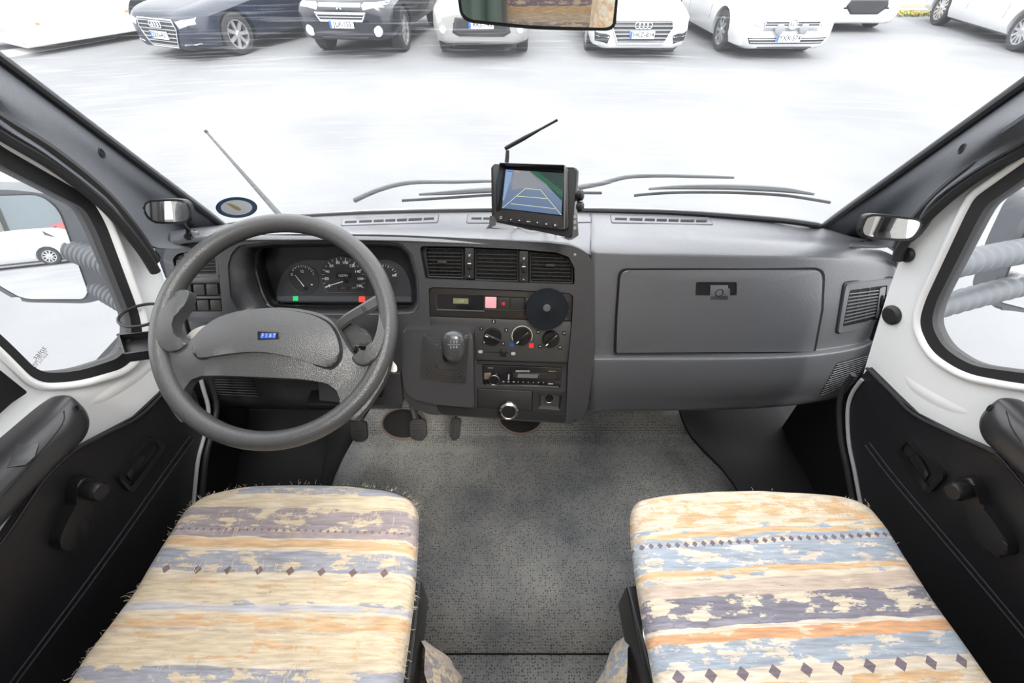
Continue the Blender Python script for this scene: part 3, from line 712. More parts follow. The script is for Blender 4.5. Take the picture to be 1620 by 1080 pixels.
for px, py in ((1162, 343), (1226, 347)):
    q, n = PB(px, py, TP, .002); box('clip', q, (.006, .004, .006), M_satin, DB)

# ---- instrument frame: one thick moulding across driver side and centre stack
FN = Vector((0, -.9135, .4067)); F0 = Vector((0, .85, .837))
def FP(off=0): return (F0 + FN * off, FN)
FRAME = [(262, 430), (257, 404), (266, 388), (290, 378), (330, 373), (400, 371), (480, 370), (600, 371), (660, 373), (720, 376), (800, 380), (870, 384), (905, 388), (930, 400), (940, 418), (941, 480), (942, 550), (936, 600), (928, 650), (912, 671),
         (895, 670), (800, 664), (698, 656), (682, 656), (651, 645), (637, 626), (632, 600), (590, 592), (400, 590), (302, 582), (284, 530)]
fr = prism('instrument_frame', PP(rnd(FRAME, [8, 10, 12, 12, 8, 0, 0, 0, 0, 0, 0, 0, 10, 14, 10, 0, 6, 6, 6, 12, 0, 0, 0, 4, 6, 8, 6, 8, 0, 8, 8], 4), FP()), -FN * .10, M_frame, DB, .014, 5)
def hole(pts, depth=.2, pl=None, r=4, n=4): cut(fr, [p + FN * .03 for p in PP(rnd(pts, r, n), FP())], -FN * depth)
BIN = [(360, 420), (366, 400), (378, 388), (430, 382), (520, 380), (600, 381), (636, 385), (652, 402), (662, 440), (664, 482), (656, 496), (600, 499), (519, 499), (400, 497), (376, 492), (364, 470)]
hole(BIN, .2, r=6)
SWH = [(273, 410), (279, 402), (300, 397), (335, 395), (344, 400), (346, 430), (352, 493), (294, 493), (282, 450)]
hole(SWH, .05, r=4)
LVH = [(289, 503), (420, 503), (420, 560), (306, 560)]
hole(LVH, .03, r=2)
VH = [(664, 393), (668, 389), (740, 390), (820, 394), (880, 399), (900, 406), (909, 424), (909, 450), (820, 447), (673, 441)]
hole(VH, .06, r=3)
SH = [(678, 457), (684, 454), (800, 458), (900, 463), (907, 468), (905, 510), (899, 575), (896, 656), (750, 650), (750, 520), (680, 518)]
hole(SH, .045, r=3)
# fill behind the holes
def back(name, pts, off, m, r=3, thick=.004, parent=DB, bev=0): return prism(name, PP(rnd(pts, r, 3), FP(off)), -FN * thick, m, parent, bev, 2)
# binnacle: tapered side walls down to the dark window
bo = PP(rnd(BIN, 6, 4), FP(-.006))
INN = [(400, 425), (402, 402), (410, 392), (440, 390), (520, 389), (600, 390), (630, 392), (645, 404), (657, 440), (660, 476), (650, 489), (600, 490), (519, 490), (430, 488), (420, 482), (410, 460)]
bi = PP(rnd(INN, 6, 4), FP(-.045))
bm = bmesh.new(); A = [bm.verts.new(p) for p in bo]; B = [bm.verts.new(p) for p in bi]; D = [bm.verts.new(p - FN * .055) for p in PP(rnd(shrink(INN, 0), 6, 4), FP(-.045))]
for i in range(len(A)):
    j = (i + 1) % len(A); bm.faces.new((A[i], A[j], B[j], B[i]))
hb = bmput('binnacle_surround', bm, M_frame, DB); hb.modifiers.new('t', 'SOLIDIFY').thickness = .002
bm = bmesh.new(); B = [bm.verts.new(p) for p in bi]; D = [bm.verts.new(p - FN * .055) for p in bi]
for i in range(len(B)):
    j = (i + 1) % len(B); bm.faces.new((B[i], B[j], D[j], D[i]))
o = bmput('binnacle_tunnel', bm, M_gloss, DB); o.modifiers.new('t', 'SOLIDIFY').thickness = .002
# ---- instrument cluster
CL = .098
M_clus = mat('cluster_face', (.022, .024, .030), .45)
cl = back('instrument_cluster', [(380, 370), (690, 370), (690, 520), (380, 520)], -CL, M_black, 0)
prism('cluster_panel', PP(rnd([(436, 478), (440, 448), (452, 424), (476, 411), (620, 411), (640, 425), (650, 450), (652, 478)], [2, 20, 20, 20, 12, 16, 10, 2], 6), FP(-CL + .004)), -FN * .003, M_clus, cl)
prism('warning_strip', PP([(439, 468), (650, 469), (650, 477), (439, 476)], FP(-CL + .006)), -FN * .002, mat('warning_strip', (.05, .053, .06), .35), cl)
def cpx(px, py, off=.0062): return P(px, py, FP(-CL + off))
M_dial = mat('dial_face', (.012, .013, .015), .5)
UPF = (Vector((0, 0, 1)) - FN * FN.z).normalized(); RX = Vector((1, 0, 0))
MPX = (cpx(500, 441) - cpx(499, 441)).length     # metres per pixel on the dial plane
def dial(px, py, rpx, ticks, nums, needle, a0, a1, flat=None, nsz=4.2, label=None):
    c = cpx(px, py); r = rpx * MPX
    def at(ang, rad, h=.001): return c + (RX * math.cos(ang) + UPF * math.sin(ang)) * rad + FN * h
    k = 48
    pts = []
    for i in range(k):
        a = 2 * math.pi * i / k; x, y = math.cos(a) * r, math.sin(a) * r
        if flat is not None: y = max(y, -flat * r)
        pts.append(c + RX * x + UPF * y)
    d = prism('dial', pts, -FN * .001, M_dial, cl)
    tube('dial_rim', [p + FN * .0004 for p in pts], .0006, mat('dial_rim_grey', (.06, .06, .065), .5), d, 5, True)
    bm = bmesh.new()
    for i in range(ticks + 1):
        a = a0 + (a1 - a0) * i / ticks; l = .80 if i % 2 == 0 else .86; w = .00045 if i % 2 == 0 else .00025
        s = Vector(at(a, r * l)); e = Vector(at(a, r * .95)); t = (e - s).normalized().cross(FN) * w
        add_prism(bm, [s + t, e + t, e - t, s - t], -FN * .0006)
    bmput('scale_marks', bm, M_ink, d)
    for s_, a, rr in nums: text('dial_number', s_, nsz * MPX * 1.45, at(a, r * rr, .0005), FN, UPF, M_ink, d, .0001)
    hub, ang, ln = needle
    hc = c + RX * hub[0] * r + UPF * hub[1] * r + FN * .002
    dd = RX * math.cos(ang) + UPF * math.sin(ang); t = dd.cross(FN)
    ne = prism('needle', [hc + dd * r * .12 - t * .0009, hc + dd * ln * r - t * .0003, hc + dd * ln * r + t * .0003, hc + dd * r * .12 + t * .0009], -FN * .0005, M_ink, d)
    lathe('needle_hub', hc - FN * .001, FN, [(.0042, 0), (.004, .003), (0, .0035)], M_black, d, 18)
    return d, c, r, at
d1, c1, r1, at1 = dial(480, 441, 23, 12, [('0', R(158), .80), ('12', R(92), .52), ('1', R(25), .80)], ((.05, -.62), R(122), 1.05), R(135), R(40), nsz=4)
d2, c2, r2, at2 = dial(543.5, 441, 35.5, 18, [(str(20 * i), R(205) - (R(205) - R(-25)) * i / 9, .74) for i in range(10)], ((.08, -.08), R(196), .98), R(205), R(-25), flat=.62, nsz=4.4)
d3, c3, r3, at3 = dial(608, 440, 23, 12, [('50', R(165), .72), ('100', R(15), .72)], ((0, -.5), R(150), .8), R(160), R(20), nsz=3.6)
prism('odometer_window', PP([(531, 432), (555, 432), (555, 440), (531, 440)], FP(-CL + .0078)), -FN * .001, M_void, d2)
text('odometer_digits', '122701', 5.4 * MPX, cpx(543, 436, .0082), FN, UPF, M_ink, d2, .0001)
prism('trip_window', PP([(534, 453), (552, 453), (552, 458), (534, 458)], FP(-CL + .0078)), -FN * .001, M_void, d2)
text('trip_digits', '1111', 4.2 * MPX, cpx(543, 455.5, .0082), FN, UPF, mat('trip_ink', (.35, .12, .1), .5), d2, .0001)
text('unit_text', 'km/h', 3.6 * MPX, cpx(561, 455, .0078), FN, UPF, M_inkgrey, d2, .0001)
bx_ = cpx(493, 450, .0078)
box('fuel_pump_symbol', bx_, (.0028, .0006, .0030), M_ink, d1); box('fuel_pump_symbol', bx_ + RX * .0022, (.0008, .0006, .0020), M_ink, d1)
prism('green_warning_light', PP([(463.5, 468.5), (471.5, 468.5), (471.5, 475.8), (463.5, 475.8)], FP(-CL + .0072)), -FN * .002, mat('green_lamp', (.02, .35, .12), .4, emit=((.02, .5, .16), .35)), cl)
prism('red_warning_light', PP([(568, 469), (577, 469), (577, 477.5), (568, 477.5)], FP(-CL + .0072)), -FN * .002, mat('red_lamp', (.9, .03, .02), .4, emit=((1, .04, .02), 1.0)), cl)
# ---- left switch block: vent, slider and six switches
sb = back('switch_block', SWH, -.030, M_black, 4, .01)
lv = back('left_air_vent', [(293, 401), (343, 398), (345, 436), (297, 436)], -.012, M_void, 3, .01)
ring('vent_frame', PP(rnd([(290, 399), (344, 396), (346, 438), (295, 438)], 4, 4), FP(-.006)), PP(rnd([(294, 403), (340, 400), (342, 434), (298, 434)], 3, 4), FP(-.006)), -FN * .01, M_frame, lv, .0008)
for k in range(6):
    y = 405 + k * 5.4; prism('vent_slat', PP([(295 + k * .5, y + 1), (340 + k * .3, y), (340 + k * .3, y + 1.6), (295 + k * .5, y + 2.6)], FP(-.007)), -FN * .01, M_panel, lv)
lsl = back('vent_slider', [(275, 411), (281, 405), (289, 402), (292, 436), (283, 437), (278, 430)], -.008, M_panel, 3, .01, bev=.0008)
prism('slider_thumb', PP(rnd([(278, 411), (287, 410), (288, 424), (280, 425)], 2, 3), FP(-.002)), -FN * .008, M_black, lsl, .0012)
prism('slider_mark', PP([(279.5, 416.5), (285, 416), (285, 417.5), (279.5, 418)], FP(-.0015)), -FN * .001, M_ink, lsl)
prism('switch_shelf', PP([(298, 439), (346, 438), (347, 446), (300, 447)], FP(-.005)), -FN * .02, M_frame, sb, .001)
prism('switch_shelf', PP([(298, 469), (349, 469), (349, 472.5), (298, 472.5)], FP(-.004)), -FN * .02, M_frame, sb, .0008)
sw_positions = [(287, 450, 303, 467), (306, 450, 324, 467), (326.5, 449.5, 345, 466.5), (294, 475, 310, 491), (312, 474.5, 330.5, 491), (333, 474.5, 350.5, 491)]
for k, (x0, y0, x1, y1) in enumerate(sw_positions):
    s_ = prism('switch', PP(rnd([(x0 - 1, y0), (x1 - 1.5, y0), (x1, y1), (x0 + .5, y1)], 1, 2), FP(-.008)), -FN * .02, M_panel, sb, .0012)
    if k == 3:
        a = P(301, 483, FP(-.0076)); tube('lamp_symbol', circ(a, FN, .0024, 14), .0003, M_ink, s_, 4, True)
        for q in (-1, 0, 1): tube('lamp_symbol', [a + RX * .0035 + UPF * q * .0013, a + RX * .006 + UPF * (q * .0013 - .0004)], .0003, M_ink, s_, 4)
lp = back('lower_switch_panel', LVH, -.018, M_panel, 2, .006, bev=.0006)
prism('panel_joint', PP([(341, 504), (342, 504), (344, 516), (343, 516)], FP(-.0176)), -FN * .0006, M_void, lp)
c = P(314, 524, FP(-.012)); lathe('headlamp_level_dial', c, FN, [(.02, -.01), (.02, .002), (.017, .004), (0, .004)], M_panel, lp, 28)
tube('dial_groove', circ(c + FN * .004, FN, .0215, 28), .0010, M_void, lp, 6, True)
a = P(331, 513.5, FP(-.0172)); prism('beam_symbol', [a + RX * -.002 + UPF * .0016, a + RX * .001 + UPF * .0016, a + RX * .001 - UPF * .0016, a + RX * -.002 - UPF * .0016], -FN * .0004, M_ink, lp)
for q in (-1, 0, 1): tube('beam_symbol', [a + RX * .0018 + UPF * q * .0013, a + RX * .0042 + UPF * q * .0013], .0003, M_ink, lp, 4)
# ---- centre vents
cvb = back('centre_air_vents', VH, -.035, M_void, 3, .006)
vents = [([(672, 392), (733, 393), (733, 440), (677, 438)], .86), ([(752, 394), (820, 396), (820, 445), (752, 443)], .9), ([(838, 399), (884, 403), (900, 411), (906, 424), (906, 448), (838, 446)], .88)]
for k, (q, _) in enumerate(vents):
    oo = rnd(q, 3, 4); ii = rnd(shrink(q, 3.2), 2, 4)
    v = ring('air_vent', PP(oo, FP(-.006)), PP(ii, FP(-.008)), -FN * .025, M_panel, cvb, .0008)
    xs0 = min(p[0] for p in q) + 3; xs1 = max(p[0] for p in q) - 3; y0 = min(p[1] for p in q) + 4; y1 = max(p[1] for p in q) - 4
    nsl = 7
    for j in range(nsl):
        y = y0 + (y1 - y0) * (j + .5) / nsl
        xa, xb = xs0 + (5 * (1 - (y - y0) / (y1 - y0)) * 0), xs1
        if k == 0: xa = xs0 + (y - y0) * .1
        if k == 2: xb = min(xs1, 886 + (y - 402) * 1.6)
        sk = 1.5 if k else .8
        prism('vent_slat', PP([(xa, y), (xb, y + sk), (xb, y + sk + 1.5), (xa, y + 1.5)], FP(-.010)), -FN * .012, M_panel, v)
    for j in range(6):
        x = xs0 + (xs1 - xs0) * (j + .5) / 6
        ya = y0 if not (k == 2 and x > 886) else y0 + (x - 886) * .9
        prism('vent_rib', PP([(x, ya), (x + 1, ya), (x + 1, y1), (x, y1)], FP(-.019)), -FN * .006, M_panel, v)
    if k != 1:
        x = 699 if k == 0 else 870; y = 415 if k == 0 else 420
        prism('vent_tab', PP(rnd([(x - 8, y - 2), (x + 7, y - 2), (x + 8, y + 2), (x - 7, y + 2)], 1.5, 2), FP(-.004)), -FN * .012, M_panel, v, .0008)
for k, (x, y0, y1) in enumerate(((735.5, 392, 441), (821.5, 397, 446))):
    s_ = prism('vent_slider', PP(rnd([(x, y0), (x + 14, y0 + .6), (x + 14, y1), (x, y1 - .6)], 1, 2), FP(-.004)), -FN * .02, M_panel, cvb, .0008)
    prism('slider_slot', PP([(x + 2, y0 + 17), (x + 12, y0 + 17), (x + 12, y1 - 8), (x + 2, y1 - 8)], FP(-.0036)), -FN * .001, M_void, s_)
    prism('slider_thumb', PP(rnd([(x + 3.4, y0 + 19), (x + 11, y0 + 19), (x + 10.6, y0 + 34), (x + 3.8, y0 + 34)], 2.5, 3), FP(.001)), -FN * .006, M_black, s_, .001)
    prism('slider_mark', PP([(x + 4, y0 + 24), (x + 10, y0 + 24), (x + 10, y0 + 25.2), (x + 4, y0 + 25.2)], FP(.0013)), -FN * .0006, M_ink, s_)
    a = P(x + 7, y0 + 12, FP(-.0036)); tube('airflow_symbol', [a - RX * .002 + UPF * .002, a, a + RX * .0025 + UPF * .003], .0006, M_ink, s_, 5)
    tube('airflow_symbol', [a - RX * .001 - UPF * .002, a + RX * .002 - UPF * .0005], .0005, M_ink, s_, 5)
    lathe('airflow_symbol', P(x + 7, y1 - 4, FP(-.0038)), FN, [(.0009, 0), (.0009, .0004), (0, .0004)], M_ink, s_, 10)
q_, n_ = P(909.5, 403, FP(.0)), FN; lathe('frame_screw', q_ - FN * .004, FN, [(.0035, 0), (.003, .0045), (0, .005)], M_satin, fr, 12)
# ---- clock and switch panel
M_brown = mat('panel_brown_black', (.018, .015, .013), .35)
ck = back('clock_panel', [(679, 458), (685, 455), (800, 459), (898, 463.5), (906, 468), (904, 508), (680, 499.5)], -.006, M_brown, 3, .012, bev=.0012)
ring('clock_bezel', PP(rnd([(689, 464), (768, 466), (768, 493), (690, 490.5)], 2.5, 3), FP(-.004)), PP(rnd([(691, 466), (766, 468), (766, 491), (692, 488.5)], 2, 3), FP(-.0048)), -FN * .004, M_panel, ck, .0004)
prism('clock_glass', PP([(691, 466), (766, 468), (766, 491), (692, 488.5)], FP(-.0055)), -FN * .001, M_gloss, ck)
lcd = prism('clock_display', PP([(717, 471.5), (741, 472), (741, 480.5), (717, 480)], FP(-.0050)), -FN * .0005, mat('lcd', (.14, .135, .075), .3), ck)
text('clock_digits', '1:34', .0085, P(729, 476.2, FP(-.0046)), FN, UPF, mat('lcd_ink', (.35, .34, .2), .4), lcd, .0001)
ring('switch_bezel', PP(rnd([(765, 467), (832, 470), (831, 492), (765, 490)], 2, 3), FP(-.0035)), PP(rnd([(766.5, 469), (830, 471.5), (829.5, 490), (766.5, 488)], 1.5, 3), FP(-.004)), -FN * .003, M_black, ck, .0004)
prism('pink_warning_lens', PP(rnd([(767.5, 469.5), (785.5, 470), (785, 487.5), (767.5, 487)], 1, 2), FP(-.0020)), -FN * .004, mat('pink_lens', (.62, .30, .33), .35), ck, .0006)
hz = prism('hazard_switch', PP(rnd([(787, 470.5), (806, 471), (806, 489), (787, 488.5)], 1, 2), FP(-.0025)), -FN * .004, M_panel, ck, .0006)
lathe('red_hazard_lens', P(796.5, 480.5, FP(-.0025)), FN, [(.0042, 0), (.0040, .0012), (0, .002)], mat('hazard_red', (.35, .02, .03), .3), hz, 18)
prism('blank_switch', PP(rnd([(808, 471.5), (828, 472), (828, 490), (808, 489)], 1, 2), FP(-.0025)), -FN * .004, M_panel, ck, .0006)
for px, py in ((683, 477), (901, 486)): lathe('panel_screw', P(px, py, FP(-.0058)), FN, [(.003, 0), (.003, .0006), (0, .0006)], M_void, ck, 12)
prism('card_slot', PP([(832, 471), (898, 474), (897, 506), (832, 503)], FP(-.0052)), -FN * .002, M_satin if False else mat('scuffed_plastic', (.05, .05, .05), .5), ck)
# ---- heater controls
ht = back('heater_panel', [(680, 500.5), (904, 509), (903, 530), (899, 573), (753, 569), (751, 521), (680, 518)], -.008, M_frame if False else mat('heater_plastic', (.028, .0275, .027), .45, bump=('noise', 900, .1)), 1.5, .012, bev=.0008)
def knob(px, py, r, ang):
    c = P(px, py, FP(-.008)); k = lathe('heater_knob', c, FN, [(r * 1.06, 0), (r * 1.02, .003), (r, .010), (r * .93, .0125), (0, .0128)], M_gloss, ht, 36)
    d = RX * math.cos(ang) + UPF * math.sin(ang); t = d.cross(FN)
    top = c + FN * .019
    bm = bmesh.new(); add_prism(bm, [top - d * r * .95 + t * .0035, top + d * r * .95 + t * .0035, top + d * r * .95 - t * .0035, top - d * r * .95 - t * .0035], -FN * .008, .002, 3)
    bmput('knob_grip', bm, M_gloss, k)
    s = c + FN * .0195; prism('knob_pointer', [s + d * r * .55 + t * .001, s + d * r * .9 + t * .001, s + d * r * .9 - t * .001, s + d * r * .55 - t * .001], -FN * .001, M_ink, k)
knob(779.5, 531.5, .0195, R(156)); knob(826, 531, .0195, R(222)); knob(871.5, 535, .0190, R(222))
c = P(826, 531, FP(-.0074)); arc = [c + (RX * math.cos(a) + UPF * math.sin(a)) * .0235 for a in [R(-30 + i * 12) for i in range(21)]]
tube('temperature_arc', arc, .0008, mat('cream_line', (.45, .44, .36), .5), ht, 5)
for s_, px, py in (('1', 761.5, 519.5), ('2', 781, 508.5), ('3', 801, 522), ('4', 796, 543.5), ('0', 766, 541.5)):
    m_ = prism('marking_tile', PP(rnd([(px - 3, py - 3), (px + 3, py - 3), (px + 3, py + 3), (px - 3, py + 3)], 1, 2), FP(-.0074)), -FN * .0008, M_black, ht)
    text('marking_digit', s_, .0062, P(px, py, FP(-.0070)), FN, UPF, M_ink, m_, .0001)
for px, py in ((851.5, 525), (892.5, 527), (854.5, 548), (886, 549.5)):
    m_ = prism('marking_tile', PP(rnd([(px - 3, py - 3), (px + 3, py - 3), (px + 3, py + 3), (px - 3, py + 3)], 1, 2), FP(-.0074)), -FN * .0008, M_black, ht)
    a = P(px, py, FP(-.0070)); tube('airflow_symbol', [a - RX * .0022 + UPF * .001, a - UPF * .001, a + RX * .002 + UPF * .002], .0005, M_ink, m_, 4)
prism('blue_marking', PP([(806, 542.5), (814, 542.5), (814, 548), (806, 548)], FP(-.0072)), -FN * .0008, M_blue, ht)
prism('red_marking', PP([(837, 543), (844, 543), (844, 550), (837, 550)], FP(-.0072)), -FN * .0008, M_red, ht)
prism('slide_slot', PP([(766, 555.5), (805, 557), (805, 559), (766, 557.5)], FP(-.0075)), -FN * .0008, M_void, ht)
prism('slide_lever', PP(rnd([(792, 554), (801, 554.5), (801, 564), (792, 563.5)], 1.5, 2), FP(.002)), -FN * .01, M_black, ht, .001)
for px, py in ((760, 556), (812, 559)):
    prism('slide_symbol', PP(rnd([(px - 3.5, py - 2), (px + 3.5, py - 2), (px + 3.5, py + 2.5), (px - 3.5, py + 2.5)], 2, 2), FP(-.0072)), -FN * .0008, M_inkgrey, ht)
# ---- radio
rb = back('radio_bay', [(754, 570), (898, 575), (895, 619), (754, 614)], -.022, M_void, 1, .02)
rc = prism('radio_surround', PP([(755, 571), (897, 576), (896, 580), (757, 575)], FP(-.007)), -FN * .02, M_panel, rb)
rd = back('car_radio', [(763, 577), (889, 582), (887, 613), (764, 608)], -.010, M_gloss, 2, .014, rb, .0015)
prism('radio_display', PP([(812, 589), (880, 591.5), (880, 599), (812, 597)], FP(-.0095)), -FN * .0006, mat('radio_screen', (.02, .02, .02), .2), rd)
prism('display_glare', PP([(820, 591), (852, 592), (850, 598), (818, 597)], FP(-.0091)), -FN * .0004, mat('painted_glare', (.10, .105, .10), .2), rd)  # glare on the radio display, painted as a lighter patch
lathe('volume_knob', P(782, 598, FP(-.010)), FN, [(.0125, 0), (.0125, .011), (.0110, .0135), (0, .0135)], M_gloss, rd, 28)
tube('knob_ring', circ(P(782, 598, FP(-.010)) + FN * .012, FN, .0122, 28), .0007, M_satin, rd, 5, True)
prism('source_key', PP(rnd([(766, 590), (777, 590), (777, 600.5), (766, 600)], 1.5, 2), FP(-.008)), -FN * .003, mat('bronze_key', (.16, .11, .085), .4, .3), rd, .0006)
prism('radio_trim_line', PP([(770, 608.6), (884, 611.2), (884, 612.8), (770, 610.2)], FP(-.0085)), -FN * .002, M_satin, rd)
prism('radio_key', PP([(804, 592), (806, 592), (805.5, 601), (803.5, 601)], FP(-.009)), -FN * .0006, M_inkgrey, rd)
text('radio_wordmark', 'KENWOOD', .0062, P(827, 587, FP(-.0094)), FN, UPF, M_inkgrey, rd, .0001, .00015)
text('radio_text', 'KMM-BT', .0035, P(776, 582, FP(-.0094)), FN, UPF, M_inkgrey, rd, .0001)
text('radio_text', 'Bluetooth', .0042, P(874, 587, FP(-.0094)), FN, UPF, M_inkgrey, rd, .0001)
for k in range(9):
    x = 795 + k * 8; prism('radio_key', PP([(x, 603 + k * .18), (x + (3 if k < 3 else 1.4), 603 + k * .18), (x + (3 if k < 3 else 1.4), 604.2 + k * .18), (x, 604.2 + k * .18)], FP(-.0092)), -FN * .0006, M_inkgrey, rd)
prism('radio_key', PP([(867, 606), (875, 606.3), (875, 608), (867, 607.7)], FP(-.0092)), -FN * .0006, M_inkgrey, rd)
# ---- ashtray drawer with a round knob, lighter
dr = back('ashtray_drawer', [(755, 615), (842, 619), (841, 651), (756, 646)], -.006, M_panel, 2, .02, bev=.0012)
c = P(805, 643, FP(-.004)); kn = lathe('drawer_knob', c, FN, [(.009, 0), (.010, .012), (.0215, .014), (.024, .02), (.0225, .026), (.018, .0285), (.0165, .0275), (0, .0275)], M_chrome, dr, 40)
lathe('black_knob_cap', c + FN * .0270, FN, [(.0168, 0), (.016, .0018), (0, .0022)], M_black, kn, 32)
lg = ring('lighter_panel', PP([(843, 619.5), (898, 622), (895, 655), (842, 651)], FP(-.006)), PP([(852, 624), (889, 626), (886, 649), (851, 646)], FP(-.007)), -FN * .02, M_panel, DB, .0008)
pa = PP([(852, 624), (889, 626), (886, 649), (851, 646)], FP(-.007)); pb = PP([(861, 622), (880, 622.5), (880, 636), (861, 635)], FP(-.024))
bm = bmesh.new(); A = [bm.verts.new(p) for p in pa]; B = [bm.verts.new(p) for p in pb]; bm.faces.new(B)
for i in range(4): bm.faces.new((A[i], A[(i + 1) % 4], B[(i + 1) % 4], B[i]))
bmput('lighter_recess', bm, M_panel, lg)
lathe('cigarette_lighter', P(869, 630, FP(-.018)), FN, [(.0115, -.004), (.0115, .004), (.010, .006), (0, .006)], M_gloss, lg, 28)
tube('lighter_ring', circ(P(869, 630, FP(-.0125)), FN, .0115, 28), .0008, M_satin, lg, 6, True)
# ---- lower tray opening
prism('lower_tray_opening', PP(rnd([(690, 640), (756, 646), (896, 656), (894, 668), (800, 662), (700, 655), (693, 649)], 2, 3), FP(.0015)), -FN * .004, M_void, DB)
# ---- gear lever console: a box proud of the frame
GP = (F0 + FN * .034, FN)
def GPo(o): return (F0 + FN * (.034 + o), FN)
gc = prism('gear_console', PP(rnd([(636, 521), (735, 522), (748, 530), (749, 600), (750, 645), (735, 644), (690, 640), (655, 632), (641, 620), (636, 600)], [6, 8, 10, 0, 4, 0, 4, 10, 12, 8], 4), GP), -FN * .05, M_frame, DB, .010, 5)
gb = None
for k, (q, h) in enumerate((([(668, 528), (742, 529), (738, 609), (663, 600)], .002), ([(671, 531), (740, 532), (736, 605), (667, 597)], .007), ([(675, 535), (738, 536), (734, 601), (671, 594)], .013), ([(680, 540), (736, 540), (732, 597), (675, 591)], .020), ([(686, 544), (733, 544), (730, 592), (681, 588)], .027), ([(692, 549), (730, 549), (727, 586), (688, 583)], .034))):
    h = [.002, .009, .017, .026, .035, .044][k]
    pts = PP(rnd(q, 7, 4), GPo(h)); o = prism('gear_gaiter' if k == 0 else 'gaiter_fold', pts, -FN * .0055, mat('gaiter_rubber', (.030, .030, .031), .32), DB if k == 0 else gb, .0022, 3)
    prism('gaiter_groove', PP(rnd(shrink(q, 3.5), 6, 4), GPo(h - .005)), -FN * .006, M_void, o)
    if k == 0: gb = o
# ---- lower panel left of the steering column (speaker, blank covers)
lcols = []
for px, a, b, c_, d_, e_ in ((296, 560, 585, 605, 622, 632), (330, 560, 590, 612, 632, 640), (420, 562, 590, 614, 634, 643), (500, 562, 590, 614, 635, 644), (560, 562, 590, 614, 635, 643), (636, 562, 590, 614, 634, 642)):
    lcols.append(C3([(px, a, .80), (px, b, .775), (px, c_, .765), (px, d_, .765), (px, e_, .785), (px, e_ + 4, .84)]))
ll = face_cam(bmput('lower_panel', grid_mesh(loft(lcols, 5, 4)), M_frame, DB, 60)); ll.modifiers.new('t', 'SOLIDIFY').thickness = .004; ll.modifiers[0].offset = -1
TL = bvh_of(ll)
louvre(DB, [(322, 594), (398, 594), (412, 628), (342, 624)], 8, TL, M_frame)
for q in ([(418, 596), (447, 596), (458, 626), (432, 626)], [(449, 596), (476, 596), (486, 628), (462, 628)]):
    pts = [PB(a, b, TL, .002)[0] for a, b in q]; n = PB(*q[0], TL)[1]; prism('blank_cover', pts, -n * .003, M_frame, DB, .0008)
# steering column bracket details under the dash
bk = box('column_bracket', P(520, 632, ('y', .74)), (.10, .05, .02), M_black, DB, .003)
box('yellow_clip', P(498, 641, ('y', .745)), (.006, .004, .004), mat('yellow_plastic', (.6, .35, .02), .5), DB)
prism('column_knee_cover', PP(rnd([(500, 560), (570, 590), (634, 590), (637, 640), (580, 641), (505, 634)], 3, 3), FP(.012)), -FN * .03, M_frame, DB, .004)
box('bonnet_catch', P(598, 620, FP(.018)), (.02, .02, .014), M_void, DB)

# ================================================================== STEERING WHEEL
_e, _a = R(54), R(4)
WN = Vector((math.cos(_e) * math.sin(_a), -math.cos(_e) * math.cos(_a), math.sin(_e)))
WC = Vector((-.448, .596, .823))
def WP(o=0): return (WC + WN * o, WN)
sw = thing('steering_wheel', WC, 'grey two spoke vinyl steering wheel with blue badge on its pad', 'steering wheel')
a_, b_, _ = basis(WN)
rim = circ(WC, WN, .1945, 96)
bm = bmesh.new()
RN = 16; rg = []
for i, p in enumerate(rim):
    o = (p - WC).normalized()
    rg.append([bm.verts.new(p + o * math.cos(2 * math.pi * k / RN) * .0165 + WN * math.sin(2 * math.pi * k / RN) * .0175) for k in range(RN)])
for i in range(96):
    for k in range(RN): bm.faces.new((rg[i][k], rg[(i + 1) % 96][k], rg[(i + 1) % 96][(k + 1) % RN], rg[i][(k + 1) % RN]))
bmput('rim', bm, M_wheel, sw)
BODY = [(250, 500), (262, 520), (280, 542), (297, 545), (310, 536), (326, 520), (353, 503), (392, 493), (447, 489), (490, 493), (519, 502), (534, 518), (546, 540), (558, 559), (576, 570), (594, 560), (606, 540), (620, 545), (612, 590), (590, 630), (560, 665), (540, 650),
        (538, 637), (535, 618), (519, 607), (483, 601), (447, 599), (400, 597), (349, 595), (313, 596), (297, 604), (291, 618), (292, 632), (300, 650), (285, 668), (262, 630), (246, 580)]
dome = Vector((0, 0, 0))
def domed(name, px, off, thick, m, parent, bev, h, ctr, rad, seg=5, wave=None):
    """a pad whose front swells towards its middle"""
    pts = PP(px, WP(off)); bm = bmesh.new(); add_prism(bm, pts, -WN * thick, bev, seg)
    big = [f for f in bm.faces if len(f.verts) > 20 and f.normal.dot(WN) > .5 or (len(f.verts) > 20 and f.calc_center_median().dot(WN) > (WC + WN * (off - thick * .3)).dot(WN))]
    if big:
        bmesh.ops.triangulate(bm, faces=big)
        for _ in range(2):
            es = [e for e in bm.edges if e.calc_length() > .02]
            bmesh.ops.subdivide_edges(bm, edges=es, cuts=1); bmesh.ops.triangulate(bm, faces=[f for f in bm.faces if len(f.verts) > 4])
    c = P(*ctr, WP(off))
    lo = WC.dot(WN) + off - thick * .9
    for v in bm.verts:
        if v.co.dot(WN) > lo:
            d = v.co - c; u = d.dot(a_) / rad[0]; w = d.dot(b_) / rad[1]
            v.co += WN * h * max(0, 1 - u * u - w * w)
    return bmput(name, bm, m, parent, 50)
domed('spoke_body', smooth_loop(BODY, 3), .004, .022, M_wheel, sw, .010, .022, (425, 550), (.16, .10))
PAD = [(308, 547), (309, 558), (316, 565), (330, 566), (374, 561), (418, 559), (465, 566), (512, 580), (526, 579), (537, 565), (538, 545), (530, 524), (514, 508), (483, 497), (429, 491), (385, 496), (350, 506), (325, 523)]
